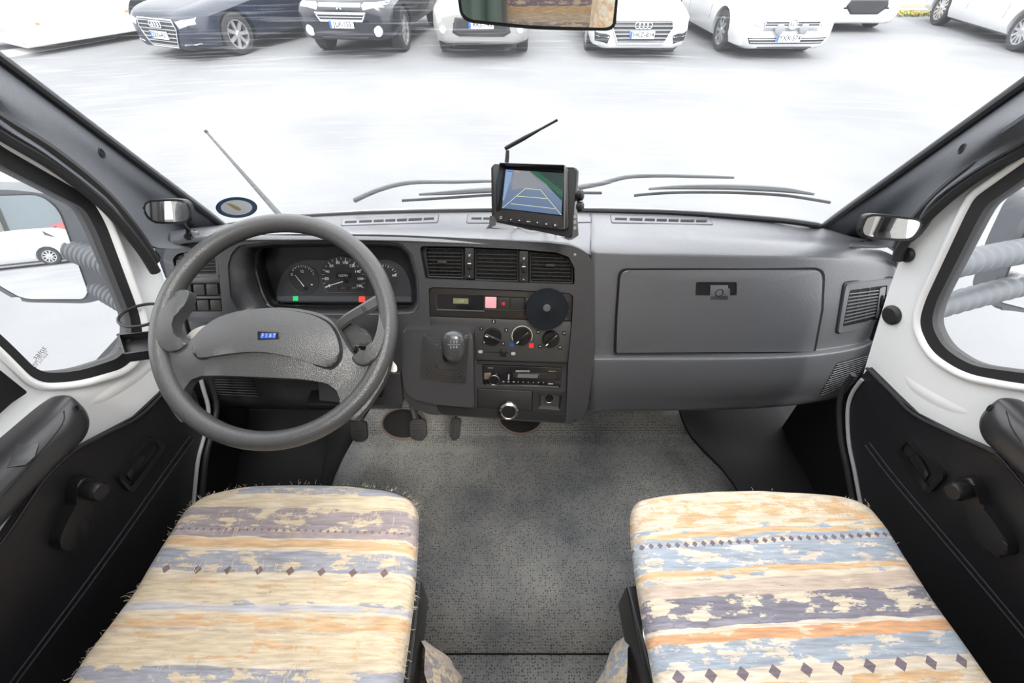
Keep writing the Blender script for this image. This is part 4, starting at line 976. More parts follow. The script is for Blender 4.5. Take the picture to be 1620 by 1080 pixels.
gpad = smooth_loop(PAD, 4)
domed('horn_pad', gpad, .018, .03, M_wheel2, sw, .0045, .020, (425, 535), (.16, .08), 3)
tube('pad_groove', [p for p in PP(smooth_loop([(p[0] + (1.6 if p[0] > 425 else -1.6), p[1] + (1.6 if p[1] > 535 else -1.2)) for p in PAD], 4), WP(.0165))], .0016, M_void, sw, 6, True)
# grips at ten and two o'clock
GL = [(297, 459), (283, 458), (271, 466), (261, 490), (253, 520), (252, 540), (257, 551), (270, 557), (286, 552), (297, 544), (288, 538), (276, 523), (276, 508), (290, 490), (297, 472)]
GR = [(605, 487), (600, 492), (599, 512), (596, 530), (588, 548), (575, 558), (562, 560), (556, 566), (562, 575), (575, 579), (590, 573), (602, 556), (609, 534), (611, 505), (610, 490)]
for q, c in ((GL, (270, 515)), (GR, (595, 548))):
    domed('thumb_grip', smooth_loop(q, 3), .011, .022, M_wheel, sw, .009, .009, c, (.05, .055), 5)
bd = prism('badge_plate', PP(rnd([(406, 523), (440, 524), (442, 536), (407, 538)], 2.5, 3), WP(.0385)), -WN * .006, M_gloss, sw, .0012)
bc = P(424, 530.5, WP(.039))
for k, ch in enumerate('FIAT'):
    x = 412 + k * 6.2
    prism('badge_tile', PP([(x + 1, 526.5), (x + 6.4, 526.7), (x + 4.9, 534.8), (x - .5, 534.6)], WP(.0388)), -WN * .001, mat('badge_blue', (.03, .08, .42), .3, emit=None), bd)
    text('badge_letter', ch, .0088, P(x + 3, 530.8, WP(.0390)), WN, UPV, mat('badge_ink', (.25, .35, .75), .3), bd, .0001, .0001, shear=.2, sx=.75)
# ---- steering column with shroud and stalks
col = thing('steering_column', WC - WN * .12, 'dark steering column shroud with stalks and ignition lock behind the wheel', 'steering column')
cax = WN
def CP(o): return (WC + WN * o, WN)
prism('column_shroud', PP(rnd([(462, 500), (520, 500), (552, 512), (580, 517), (592, 545), (590, 572), (540, 600), (470, 595), (440, 560), (440, 520)], 14, 4), CP(-.055)), -WN * .14, M_panel, col, .012, 4)
prism('column_collar', PP(rnd([(430, 500), (500, 500), (515, 540), (500, 580), (430, 580), (415, 540)], 14, 4), CP(-.02)), -WN * .05, M_black, col, .006, 3)
q = [P(528, 524, CP(-.05)), P(548, 506, CP(-.045)), P(575, 490, CP(-.04)), P(600, 476, CP(-.04)), P(616, 470, CP(-.04))]
def paddle(name, pts, wd, th, m, parent):
    q = smooth_line(pts, 4); rings = []
    for i, p in enumerate(q):
        t = (q[min(i + 1, len(q) - 1)] - q[max(i - 1, 0)]).normalized(); w = t.cross(WN).normalized(); f = i / (len(q) - 1); ww = wd[0] + (wd[1] - wd[0]) * f
        rings.append([p + w * ww + WN * th * .3, p + w * ww * .6 + WN * th, p - w * ww * .6 + WN * th, p - w * ww + WN * th * .3, p - w * ww * .8 - WN * th, p + w * ww * .8 - WN * th])
    bm = grid_mesh(rings, True); bm.verts.ensure_lookup_table(); bm.faces.new(bm.verts[:6]); bm.faces.new(bm.verts[-6:])
    return bmput(name, bm, m, parent, 25)
st = paddle('wiper_stalk', q, (.009, .014), .005, mat('stalk_plastic', (.035, .038, .037), .35), col)
for k in (0, 1): prism('stalk_line', PP([(571 + k * 4, 485), (572.5 + k * 4, 484.6), (579 + k * 4, 497.5), (577.5 + k * 4, 498)], CP(-.034)), -WN * .0004, M_void, st)
paddle('light_stalk', [P(345, 520, CP(-.05)), P(328, 522, CP(-.045)), P(312, 528, CP(-.04)), P(303, 537, CP(-.04))], (.009, .011), .005, mat('stalk_plastic_light', (.3, .29, .27), .4), col)
kc = P(576, 555, CP(-.055)); lathe('ignition_lock', kc, (WN + Vector((.5, 0, 0))).normalized(), [(.017, -.02), (.017, .004), (.013, .008), (0, .008)], M_black, col, 20)
ky = thing('ignition_key', kc + WN * .01, 'black headed car key with ring in the ignition lock behind the wheel', 'key')
prism('key_head', [kc + WN * .012 + RX * x + Vector((0, .2, 1)).normalized() * z for x, z in rnd([(-.008, -.010), (.016, -.012), (.018, .008), (-.006, .010)], .004, 3)], -WN * .006, M_gloss, ky, .0015)
prism('key_blade', [kc + WN * .012 + RX * x + Vector((0, .2, 1)).normalized() * z for x, z in [(-.001, -.004), (.002, -.004), (.002, .006), (-.001, .006)]], -WN * .03, M_satin, ky)
tube('key_ring', circ(kc + WN * .014 + RX * -.012, (0, -.6, .8), .008, 24), .0008, M_chrome, ky, 6, True)
tube('key_ring', circ(kc + WN * .014 + RX * .020, (.2, -.6, .8), .009, 24), .0008, M_chrome, ky, 6, True)
fob = prism('white_key_tag', PP(rnd([(613, 571), (620, 569), (628, 579), (628, 588), (620, 589), (614, 582)], 3, 3), CP(-.06)), -WN * .002, mat('tag_white', (.6, .58, .52), .5), ky, .0005)
# ---- gear lever (knob stands proud of its gaiter)
gl = thing('gear_lever', P(705, 570, GPo(.03)), 'dash mounted gear lever with worn black knob', 'gear lever')
kn_c = P(718, 548, GPo(.085))
gax = (FN * .8 + Vector((0, 0, 1)) * .6).normalized()
up_ = (Vector((0, 0, 1)) - FN * .35).normalized()
bm = bmesh.new(); bmesh.ops.create_uvsphere(bm, u_segments=32, v_segments=20, radius=1)
ga, gb2, gn = basis(FN)
for v in bm.verts:
    x, y, z = v.co
    sq = lambda t, e: math.copysign(abs(t) ** e, t)
    x, y, z = sq(x, .8), sq(y, .75), sq(z, .85)
    wdt = .0245 - .0035 * (-y if y < 0 else 0)
    v.co = kn_c + ga * x * wdt + gb2 * y * .034 + gn * z * (.017)
gk = bmput('gear_knob', bm, mat('gear_knob_plastic', (.035, .037, .04), .28, coat=.3), gl, 60)
tk = bvh_of(gk)
q0, n0 = PB(718, 541, tk, .0002)
text('shift_pattern', '1 3 5', .0075, q0, n0, UPF, M_inkgrey, gk, .0002)
q1, n1 = PB(718, 549, tk, .0002); text('shift_pattern', '2 4 R', .0075, q1, n1, UPF, M_inkgrey, gk, .0002)
q2, n2 = PB(718, 545, tk, .0004); prism('shift_pattern_line', [q2 + ga * -.012 + gb2 * .0003, q2 + ga * .012 + gb2 * .0003, q2 + ga * .012 - gb2 * .0003, q2 - ga * .012 - gb2 * .0003], -n2 * .0008, M_inkgrey, gk)
tube('lever_shaft', [P(708, 566, GPo(.025)), kn_c - gn * .01], [.016, .012], M_black, gl, 16)
# ---- pedals
def pedal(name, pad, y, arm, lab, ribs, m=M_grip):
    pl = (P(*pad[0], ('y', y)), Vector((0, -.75, .66)))
    t = thing(name, P(*pad[0], pl), lab, 'pedal')
    o = prism('pedal_pad', PP(rnd(pad, 6, 4), pl), -pl[1] * .012, m, t, .003, 3)
    xs = [p[0] for p in pad]; ys = [p[1] for p in pad]; bm = bmesh.new()
    for k in range(ribs):
        if name == 'accelerator_pedal':
            x = min(xs) + (max(xs) - min(xs)) * (k + 1) / (ribs + 1); add_tube(bm, PP([(x, min(ys) + 2), (x, max(ys) - 5)], (pl[0] + pl[1] * .001, pl[1])), .0013, 6)
        else:
            yy = min(ys) + (max(ys) - min(ys)) * (k + 1) / (ribs + 1); add_tube(bm, PP([(min(xs) + 5, yy), (max(xs) - 5, yy)], (pl[0] + pl[1] * .0005, pl[1])), .0009, 6)
    bmput('tread_ribs', bm, m, o)
    tube('pedal_arm', smooth_line([P(*arm[0], ('y', y + .02)), P(*arm[1], ('y', y + .08)), P(*arm[2], ('y', y + .16))], 4), [.009] * 9, mat('pedal_arm_metal', (.05, .047, .045), .5), t, 8)
    return t
pedal('clutch_pedal', [(554, 668), (579, 666), (581, 696), (570, 700), (556, 697)], .80, ((570, 672), (574, 640), (580, 590)), 'worn clutch pedal pad left of the brake pedal', 7)
pedal('brake_pedal', [(648, 664), (673, 663), (675, 690), (668, 698), (650, 695)], .80, ((660, 668), (652, 640), (640, 590)), 'square brake pedal pad beside the floor opening', 7)
pedal('accelerator_pedal', [(712, 662), (730, 662), (727, 692), (718, 699), (711, 692)], .82, ((720, 668), (718, 640), (712, 600)), 'narrow ribbed accelerator pedal under the gear console', 4)
# ---- black mounting disc stuck on the centre panel
ds = lathe('phone_mount_disc', P(865, 487, FP(.0)), FN, [(.020, -.005), (.020, .006), (.046, .008), (.0475, .010), (.0465, .0125), (.012, .0122), (.009, .0135), (.0, .014)], mat('disc_black', (.006, .008, .011), .75, spec=.15), None, 56)
tag(ds, 'round matt black mounting disc stuck over the right of the clock panel', 'mounting disc')
lathe('disc_centre', P(865, 487, FP(.0135)), FN, [(.0085, -.002), (.008, .001), (.005, .0016), (0, .001)], mat('disc_centre_grey', (.07, .07, .075), .35), ds, 24)
# ================================================================== REVERSING MONITOR
MNc = P(845, 311, ('y', .84))
mo = thing('reversing_monitor', P(845, 372, ('y', .86)), 'black reversing camera monitor with sunshade, buttons and stub aerial on the dashboard', 'monitor')
# screen plane turned towards the driver and tipped back
MN = Vector((-.30, -.80, .52)).normalized()
MPl = lambda o=0: (MNc + MN * o, MN)
prism('monitor_body', PP(rnd([(777, 260), (913, 265), (905, 377), (778, 350)], 5, 4), MPl(-.004)), -MN * .022, M_black, mo, .004, 3)
prism('monitor_bezel', PP(rnd([(779, 259), (899, 267), (899, 362), (890, 363), (783, 348)], 4, 4), MPl(.006)), -MN * .014, M_panel, mo, .002, 2)
SCR = [(798, 266), (894, 272), (890, 342), (792, 330)]
prism('screen_glass', PP(SCR, MPl(.0068)), -MN * .002, M_gloss, mo)
# picture on the screen: a procedural mesh of coloured panes
def em(name, c, s=1.0): return mat(name, (0, 0, 0), .25, emit=(c, s))
pic = prism('screen_picture', PP([(800, 268), (892, 274), (888, 340), (794, 329)], MPl(.0074)), -MN * .0004, None, mo)
m = bpy.data.materials.new('screen_image'); m.use_nodes = True; t = m.node_tree; b = t.nodes['Principled BSDF']; L = t.links.new
tc = t.nodes.new('ShaderNodeTexCoord'); cr = t.nodes.new('ShaderNodeValToRGB'); sp = t.nodes.new('ShaderNodeSeparateXYZ'); L(tc.outputs['Generated'], sp.inputs[0]); L(sp.outputs['Z'], cr.inputs[0])
cr.color_ramp.elements[0].color = (.07, .11, .20, 1); cr.color_ramp.elements[1].color = (.07, .085, .09, 1); e = cr.color_ramp.elements.new(.5); e.color = (.11, .15, .22, 1); e = cr.color_ramp.elements.new(.68); e.color = (.16, .18, .21, 1)
b.inputs['Base Color'].default_value = (0, 0, 0, 1); b.inputs['Roughness'].default_value = .25; L(cr.outputs[0], b.inputs['Emission Color']); b.inputs['Emission Strength'].default_value = 1
pic.data.materials.append(m)
def spoly(name, pts, c, s=1.0, o=.0078): return prism(name, PP(pts, MPl(o)), -MN * .0003, em(name + '_light', c, s), pic)
spoly('picture_dark_wall', [(846, 271), (892, 274), (889, 318), (868, 296)], (.022, .04, .038))
spoly('picture_green_band', [(838, 270.5), (850, 271.2), (890, 302), (889.5, 312)], (.025, .08, .05), o=.0080)
spoly('picture_wall_left', [(801, 268.5), (812, 269), (797, 318), (795, 316)], (.16, .24, .36))
spoly('picture_pale_ground', [(813, 269), (838, 271), (862, 298), (831, 297), (810, 300)], (.17, .18, .20), o=.0080)
def sline(p, c=(.6, .6, .32), w=.0004):
    tube('guide_line', PP(p, MPl(.0084)), w, em('guide_line_light', c), pic, 5)
sline([(831, 298), (855, 300)]); sline([(831, 298), (795, 329)]); sline([(855, 300), (888, 340)]); sline([(818, 310), (865, 314)]);
sline([(808, 322), (878, 330)], (.35, .15, .16), .0004)
spoly('screen_text_bar', [(802, 269.5), (811, 270), (811, 272), (802, 271.5)], (.05, .1, .6), o=.0082); spoly('screen_text_orange', [(814, 270.3), (821, 270.8), (821, 272.4), (814, 272)], (.5, .2, .05), o=.0082)
lathe('status_led', P(797, 269, MPl(.0064)), MN, [(.001, 0), (.001, .0006), (0, .0006)], M_ink, mo, 10)
# sunshade: left cheek, top, right cheek
hood = MN * .032
def cheek(name, a, b, c, d):
    return prism(name, [a, b, c, d], (Vector(b) - Vector(a)).cross(Vector(c) - Vector(b)).normalized() * .0015, M_black, mo, 0)
A0, A1 = P(799, 264, MPl(.006)), P(790, 334, MPl(.006)); B0, B1 = P(897, 267, MPl(.006)), P(892, 362, MPl(.006))
lp = [A0, A0 + hood * 1.0, A0.lerp(A1, .45) + hood * 1.05, A0.lerp(A1, .75) + hood * .75, A1 + hood * .55, A1]
prism('sunshade_left', lp, Vector((-.0015, 0, 0)), M_black, mo)
tpz = [A0, B0, B0 + hood * .9, A0 + hood]
prism('sunshade_top', tpz, Vector((0, .0, .0018)), M_black, mo)
rp = [B0, B0 + hood * .9, B0.lerp(B1, .5) + hood * .5, B0.lerp(B1, .85) + hood * .15, B1]
prism('sunshade_right', rp, Vector((.0015, 0, 0)), mat('shade_grey_plastic', (.12, .12, .12), .4), mo)
# buttons
bts = [(792.5, 344, 'o'), (808, 347, '<'), (821.5, 348.5, '>'), (836, 350.5, 'MENU'), (850, 352, 'v'), (864, 354, '^'), (878, 356, 'o')]
for x, y, s_ in bts:
    if s_ == 'o' and x < 800:
        k = lathe('power_button', P(x, y, MPl(.0066)), MN, [(.0036, 0), (.0034, .001), (0, .001)], M_black, mo, 18); tube('button_symbol', circ(P(x, y, MPl(.0078)), MN, .0022, 14), .0003, M_ink, k, 4, True)
    else:
        k = prism('monitor_button', PP(rnd([(x - 5, y - 4), (x + 5.4, y - 3), (x + 5.2, y + 4.4), (x - 5, y + 3.6)], 1.2, 2), MPl(.0076)), -MN * .0015, M_black, mo, .0003)
        c = P(x, y, MPl(.0080)); ma_, mb_, _ = basis(MN)
        if s_ in '<>v^':
            dx, dy = {'<': (-1, 0), '>': (1, 0), 'v': (0, -1), '^': (0, 1)}[s_]; d = ma_ * dx + mb_ * dy; t_ = d.cross(MN)
            prism('button_symbol', [c + d * .0015, c - d * .001 + t_ * .0013, c - d * .001 - t_ * .0013], -MN * .0003, M_ink, k)
        elif s_ == 'MENU': text('button_text', s_, .0026, c, MN, mb_, M_ink, k, .0001)
        else: tube('button_symbol', circ(c, MN, .0013, 12), .0004, M_ink, k, 4, True)
# stub aerial
tube('aerial_joint', [P(801.5, 257, MPl(-.012)), P(802.5, 248, MPl(-.012)), P(803, 238, MPl(-.012))], [.0042, .0042, .0036], M_black, mo, 12)
a0 = P(799, 235, MPl(-.012)); a1 = P(882, 189.5, MPl(-.012)); n_a = 16
tube('stub_aerial', [a0.lerp(a1, i / n_a) for i in range(n_a + 1)], [.0036] + [.0042 if i < 7 else .0042 - .0018 * min(1, (i - 6) / 5) for i in range(1, n_a)] + [.0026], M_panel, mo, 12)
# U bracket with slotted ears and two round knobs
brk = thing_br = bpy.data.objects.new('mount_bracket', None)
COL.objects.link(brk); child(brk, mo)
brm = mat('bracket_metal', (.10, .10, .10), .3, .6)
E0 = P(897, 378, ('y', .845)); E1 = P(905, 300, ('y', .862)); 
prism('bracket_ear', PP([(896, 340), (911, 318), (914, 372), (903, 379), (893, 377)], MPl(-.006)), Vector((.0015, .0, 0)), brm, brk)
for k in range(3): prism('bracket_slot', PP([(907, 341 + k * 9), (911, 339 + k * 9), (912, 344 + k * 9), (908, 346 + k * 9)], MPl(-.003)), -MN * .0006, M_satin, brk)
bz = [PB(a, b, TD, .003)[0] for a, b in ((772, 361), (900, 379), (912, 374), (905, 368), (784, 352))]
prism('bracket_foot', [bz[0], bz[1], bz[2], bz[4]], Vector((0, 0, -.0025)), brm, brk, .0005)
prism('bracket_ear', PP([(776, 341), (786, 343), (785, 356), (770, 362), (775, 355)], MPl(-.004)), Vector((-.0015, 0, 0)), brm, brk)
for y in (309, 327): lathe('bracket_knob', P(918, y, MPl(-.012)), (.9, -.35, .2), [(.008, -.006), (.010, -.004), (.010, .004), (.007, .006), (0, .006)], M_black, brk, 14)
prism('bracket_plate', PP(rnd([(906, 308), (916, 306), (918, 330), (908, 332)], 3, 3), MPl(-.012)), -MN * .003, M_black, brk)
for x, y in ((815, 364), (879, 374)):
    q_, n_ = PB(x, y, TD, .003); lathe('bracket_screw', q_, (0, 0, 1), [(.0026, 0), (.0026, .003), (0, .004)], M_satin, brk, 10)
tube('monitor_cable', smooth_line([P(804, 354, MPl(-.006)), PB(815, 360, TD, .006)[0], PB(838, 367, TD, .006)[0], PB(862, 367, TD, .006)[0], P(876, 360, MPl(-.008))], 6), .0016, M_black, mo, 8)
# ================================================================== SMALL MIRRORS ON THE DASH CORNERS
def spot_mirror(pts, lean, y, foot, lab, target, tree):
    c = P(sum(p[0] for p in pts) / len(pts), sum(p[1] for p in pts) / len(pts), ('y', y))
    n = ((CAM - c).normalized() + (Vector(target) - c).normalized()).normalized()
    t = thing('blind_spot_mirror', c, lab, 'mirror')
    O = smooth_loop(pts, 5); cx = sum(p[0] for p in pts) / len(pts); cy = sum(p[1] for p in pts) / len(pts)
    I = [(cx + (p[0] - cx) * .90, cy + (p[1] - cy) * .82) for p in O]
    prism('mirror_shell', PP(O, (c, n)), -n * .012, M_black, t, .003, 3)
    prism('mirror_glass', PP(I, (c + n * .001, n)), -n * .002, M_mirror, t)
    fp, fn = (PB(*foot, tree, .0) if tree else (P(*foot, ('y', y - .01)), Vector((0, 0, 1))))
    fn = Vector((0, -.15, 1)).normalized()
    lathe('suction_foot', fp, fn, [(.015, -.004), (.0145, .002), (.009, .005), (.005, .012), (0, .012)], M_gloss, t, 28)
    tube('mirror_stem', [fp + fn * .008, fp + fn * .018, c - n * .012], [.004, .0036, .004], M_black, t, 10)
spot_mirror([(232, 318), (262, 315), (288, 316), (299, 324), (303, 340), (298, 351), (280, 354), (245, 353), (233, 345), (226, 330)], 0, .77, (303, 372), 'small oblong blind spot mirror at the driver end of the dashboard', (-2.8, -3.7, 1.9), TD)
spot_mirror([(1372, 340), (1395, 339), (1430, 343), (1455, 347), (1460, 355), (1450, 374), (1436, 381), (1405, 380), (1370, 376), (1361, 367), (1364, 352)], 0, .71, (1368, 388), 'small oblong blind spot mirror at the passenger end of the dashboard', (2.9, -3.7, 1.9), TP)
# ================================================================== WIRE CUP HOLDER at the left
ch = thing('cup_holder', P(220, 545, ('y', .63)), 'black cup holder with hoop and tray between driver window and steering wheel', 'cup holder')
hc = P(226, 498, ('y', .63)); hr = .040
hoop = [hc + Vector((math.cos(2 * math.pi * i / 40) * hr, math.sin(2 * math.pi * i / 40) * hr * .8, 0)) for i in range(40)]
tube('hoop', hoop, .0028, M_black, ch, 8, True)
tz = hc.z - .055
def tp_(px, py): return P(px, py, ('z', tz))
TR_ = [tp_(193, 538), tp_(262, 532), tp_(262, 562), tp_(203, 570)]
bm = bmesh.new()
add_prism(bm, TR_, Vector((0, 0, -.004)))
for i in range(4):
    a, b2 = TR_[i], TR_[(i + 1) % 4]; nrm = (b2 - a).cross(Vector((0, 0, 1))).normalized() * .003
    add_prism(bm, [a, b2, b2 + nrm, a + nrm], Vector((0, 0, .016)))
bmput('tray', bm, M_black, ch)
tube('support', [hc + Vector((hr, 0, 0)), hc + Vector((hr + .015, .02, -.02)), Vector((hc.x + hr + .012, hc.y + .01, tz))], .004, M_black, ch, 8)
# ================================================================== STICKER, AERIAL, WIPERS (on and beyond the glass)
WB = BVHTree.FromPolygons([v for r in wrows for v in r], [(i * nb + j, i * nb + j + 1, (i + 1) * nb + j + 1, (i + 1) * nb + j) for i in range(len(wrows) - 1) for j in range(nb - 1)])
def WSP(px, py, off=0):
    d = ray(px, py).normalized(); h = WB.ray_cast(CAM, d)
    if h[0] is None: h = WB.find_nearest(P(px, py, ('z', .78)))
    n = h[1] if h[1].dot(d) < 0 else -h[1]; return h[0] + n * off
st = thing('windscreen_sticker', WSP(374, 327), 'round sticker with dark blue ring low in the driver corner of the windscreen', 'sticker')
k = 40
def ell(cx, cy, a, b): return [(cx + a * math.cos(2 * math.pi * i / k), cy + b * math.sin(2 * math.pi * i / k)) for i in range(k)]
bm = bmesh.new(); add_ring(bm, [WSP(*p, .002) for p in ell(374, 327, 33, 16.5)], [WSP(*p, .002) for p in ell(374, 327, 25, 12)], Vector((0, .0006, 0))); bmput('blue_ring', bm, mat('sticker_blue', (.02, .06, .13), .5), st)
prism('sticker_field', [WSP(*p, .0016) for p in ell(374, 327, 25, 12)], Vector((0, .0004, 0)), mat('sticker_white', (.85, .86, .85), .5), st)
prism('feather_mark', [WSP(*p, .0022) for p in [(357, 320), (366, 321), (377, 326), (382, 330), (378, 332), (370, 329)]], Vector((0, .0004, 0)), mat('sticker_ochre', (.5, .38, .2), .5), st)
ae = thing('car_aerial', P(440, 340, ('y', 1.28)), 'thin grey rod aerial rising outside the windscreen at the driver side', 'aerial')
pa_, pb_ = P(444, 342, ('y', 1.22)), P(326, 208, ('y', 1.36))
tube('aerial_rod', [pa_, pa_.lerp(pb_, .5), pb_], [.0085, .0055, .0032], mat('aerial_grey', (.06, .065, .065), .5), ae, 8)
lathe('aerial_tip', pb_, pb_ - pa_, [(.0045, -.004), (.005, .002), (0, .006)], M_panel, ae, 10)
# scuttle / bonnet just outside the glass
bon = []
for i, p in enumerate(base3):
    bon.append([p + Vector((0, .03, -.035)), p + Vector((0, .10, -.05)), p + Vector((0, .22, -.10)), p + Vector((0, .40, -.24)), p + Vector((0, .48, -.42)), p + Vector((0, .5, -.9))])
bn = bmput('trim_bonnet', grid_mesh(bon), M_hood); tag(bn, 'short white bonnet outside below the windscreen', 'bonnet', kind='structure'); bn.modifiers.new('t', 'SOLIDIFY').thickness = .01
M_wip = mat('wiper_grey', (.10, .108, .112), .5); M_blade = mat('wiper_rubber', (.03, .03, .03), .6)
def wiper(arm, blade, lab):
    def O(px, py, o=.03): return WSP(px, py, -o)
    t = thing('windscreen_wiper', O(*arm[0]), lab, 'wiper', 'windscreen wipers')
    am = smooth_line([O(a, b, .035) for a, b in arm], 4); tube('wiper_arm', am, [.007 - .004 * i / (len(am) - 1) for i in range(len(am))], M_wip, t, 8)
    bl = smooth_line([O(a, b, .014) for a, b in blade], 6); tube('wiper_blade', bl, .0035, M_blade, t, 6)
    q = smooth_line([O(a, b - 3.5, .022) for a, b in blade], 6); n = len(q); q = q[n // 8: -n // 8]
    tube('blade_bridge', q, [.003 + .004 * math.sin(math.pi * i / (len(q) - 1)) for i in range(len(q))], M_wip, t, 6)
wiper([(562, 336), (600, 320), (648, 309), (720, 307.5), (778, 306), (800, 308)], [(636, 325), (700, 321), (778, 316), (850, 313), (952, 313)], 'grey wiper lying along the glass behind the driver side and the monitor')
wiper([(915, 316), (955, 309), (990, 300.5), (1040, 299), (1120, 300.5), (1160, 302)], [(1003, 317), (1060, 313), (1150, 313), (1230, 317), (1270, 322), (1312, 329)], 'grey wiper lying along the glass in front of the passenger side')
# ================================================================== REAR VIEW MIRROR
rm = thing('rear_view_mirror', P(848, 0, ('y', .71)), 'black framed rear view mirror hanging from the top of the windscreen', 'mirror')
rc_ = P(850, 10, ('y', .70)); rn = ((CAM - rc_).normalized() + (Vector((.15, -1.55, 1.10)) - rc_).normalized()).normalized()
RO = rnd([(716, -60), (982, -48), (974, 44), (962, 49), (845, 47), (742, 36), (728, 26)], [10, 14, 16, 12, 40, 18, 12], 5)
RI = rnd([(721, -56), (978, -44), (969, 40), (958, 44), (845, 41), (745, 31), (732, 22)], [10, 14, 12, 10, 40, 14, 10], 5)
prism('mirror_shell', PP(RO, (rc_, rn)), -rn * .02, M_black, rm, .003, 3)
prism('mirror_glass', PP(RI, (rc_ + rn * .001, rn)), -rn * .002, M_mirror, rm)
tube('mirror_stem', [rc_ - rn * .015 + Vector((0, 0, .02)), WSP(850, -60, .005) if True else None], .008, M_black, rm, 10)
# ================================================================== OUTSIDE MIRRORS with corrugated arms
M_hous = mat('mirror_housing', (.06, .067, .078), .5, bump=('noise', 500, .2))
def outside_mirror(s, glass, housing, y, arms, target, lab, door_x):
    c = P(*glass[0], ('y', y)); c = P(sum(p[0] for p in glass) / len(glass), sum(p[1] for p in glass) / len(glass), ('y', y))
    n = ((CAM - c).normalized() + (Vector(target) - c).normalized()).normalized()
    t = thing('door_mirror', c, lab, 'mirror')
    prism('mirror_housing', PP(rnd(housing, 22, 5), (c, n)), -n * .09, M_hous, t, .018, 4)
    G = rnd(glass, [18] * len(glass), 5)
    big = shrink(G, -3.5)
    prism('mirror_rim', PP(big, (c + n * .002, n)), -n * .006, M_black, t, .002, 2)
    prism('mirror_glass', PP(G, (c + n * .0035, n)), -n * .002, M_mirror, t)
    for a0, a1, r in arms:
        A = P(*a0[:2], ('y', a0[2])); B = P(*a1[:2], ('y', a1[2])); N = 64
        path = [A.lerp(B, i / N) + Vector((0, 0, .006 * math.sin(math.pi * i / N))) for i in range(N + 1)]
        tube('corrugated_arm', path, [r * (1 + (.10 if i % 4 < 2 else 0)) for i in range(N + 1)], mat('arm_rubber', (.075, .082, .095), .5), t, 20)
outside_mirror(-1, [(-70, 312), (62, 308), (92, 330), (139, 462), (132, 473), (36, 473), (-20, 440), (-80, 330)],
               [(-110, 300), (20, 300), (118, 312), (165, 400), (170, 470), (140, 480), (30, 478), (-100, 400)], 1.0,
               [((118, 395, 1.03), (238, 452, .95), .030), ((150, 450, 1.02), (255, 515, .93), .028)], (-12, -22, .1), 'grey housed door mirror outside the driver window reflecting parked cars', 0)
outside_mirror(1, [(1640, 330), (1760, 330), (1760, 520), (1640, 492), (1584, 478), (1582, 470), (1600, 420)],
               [(1650, 310), (1780, 320), (1780, 530), (1610, 492), (1574, 490), (1566, 470), (1590, 400), (1625, 330)], 1.0,
               [((1690, 385, 1.03), (1450, 433, .90), .030), ((1670, 438, 1.03), (1405, 508, .88), .028)], (5, -9, -.1), 'grey housed door mirror outside the passenger window', 0)
# printed mark in the corner of the driver window
mk = thing('window_marking', P(62, 567, side_plane(-1, -.015)), 'small dark glass marking printed low in the driver window', 'marking')
for k_, (s_, sz, py) in enumerate((('saint', .012, 558), ('43R-001 E2', .006, 566), ('DOT 215 M34', .005, 572))):
    text('marking_text', s_, sz, P(62 + k_ * 1, py, side_plane(-1, -.0155)), SN[-1], Vector((0, -.2, 1)), mat('marking_brown', (.10, .08, .08), .6), mk, .0001)

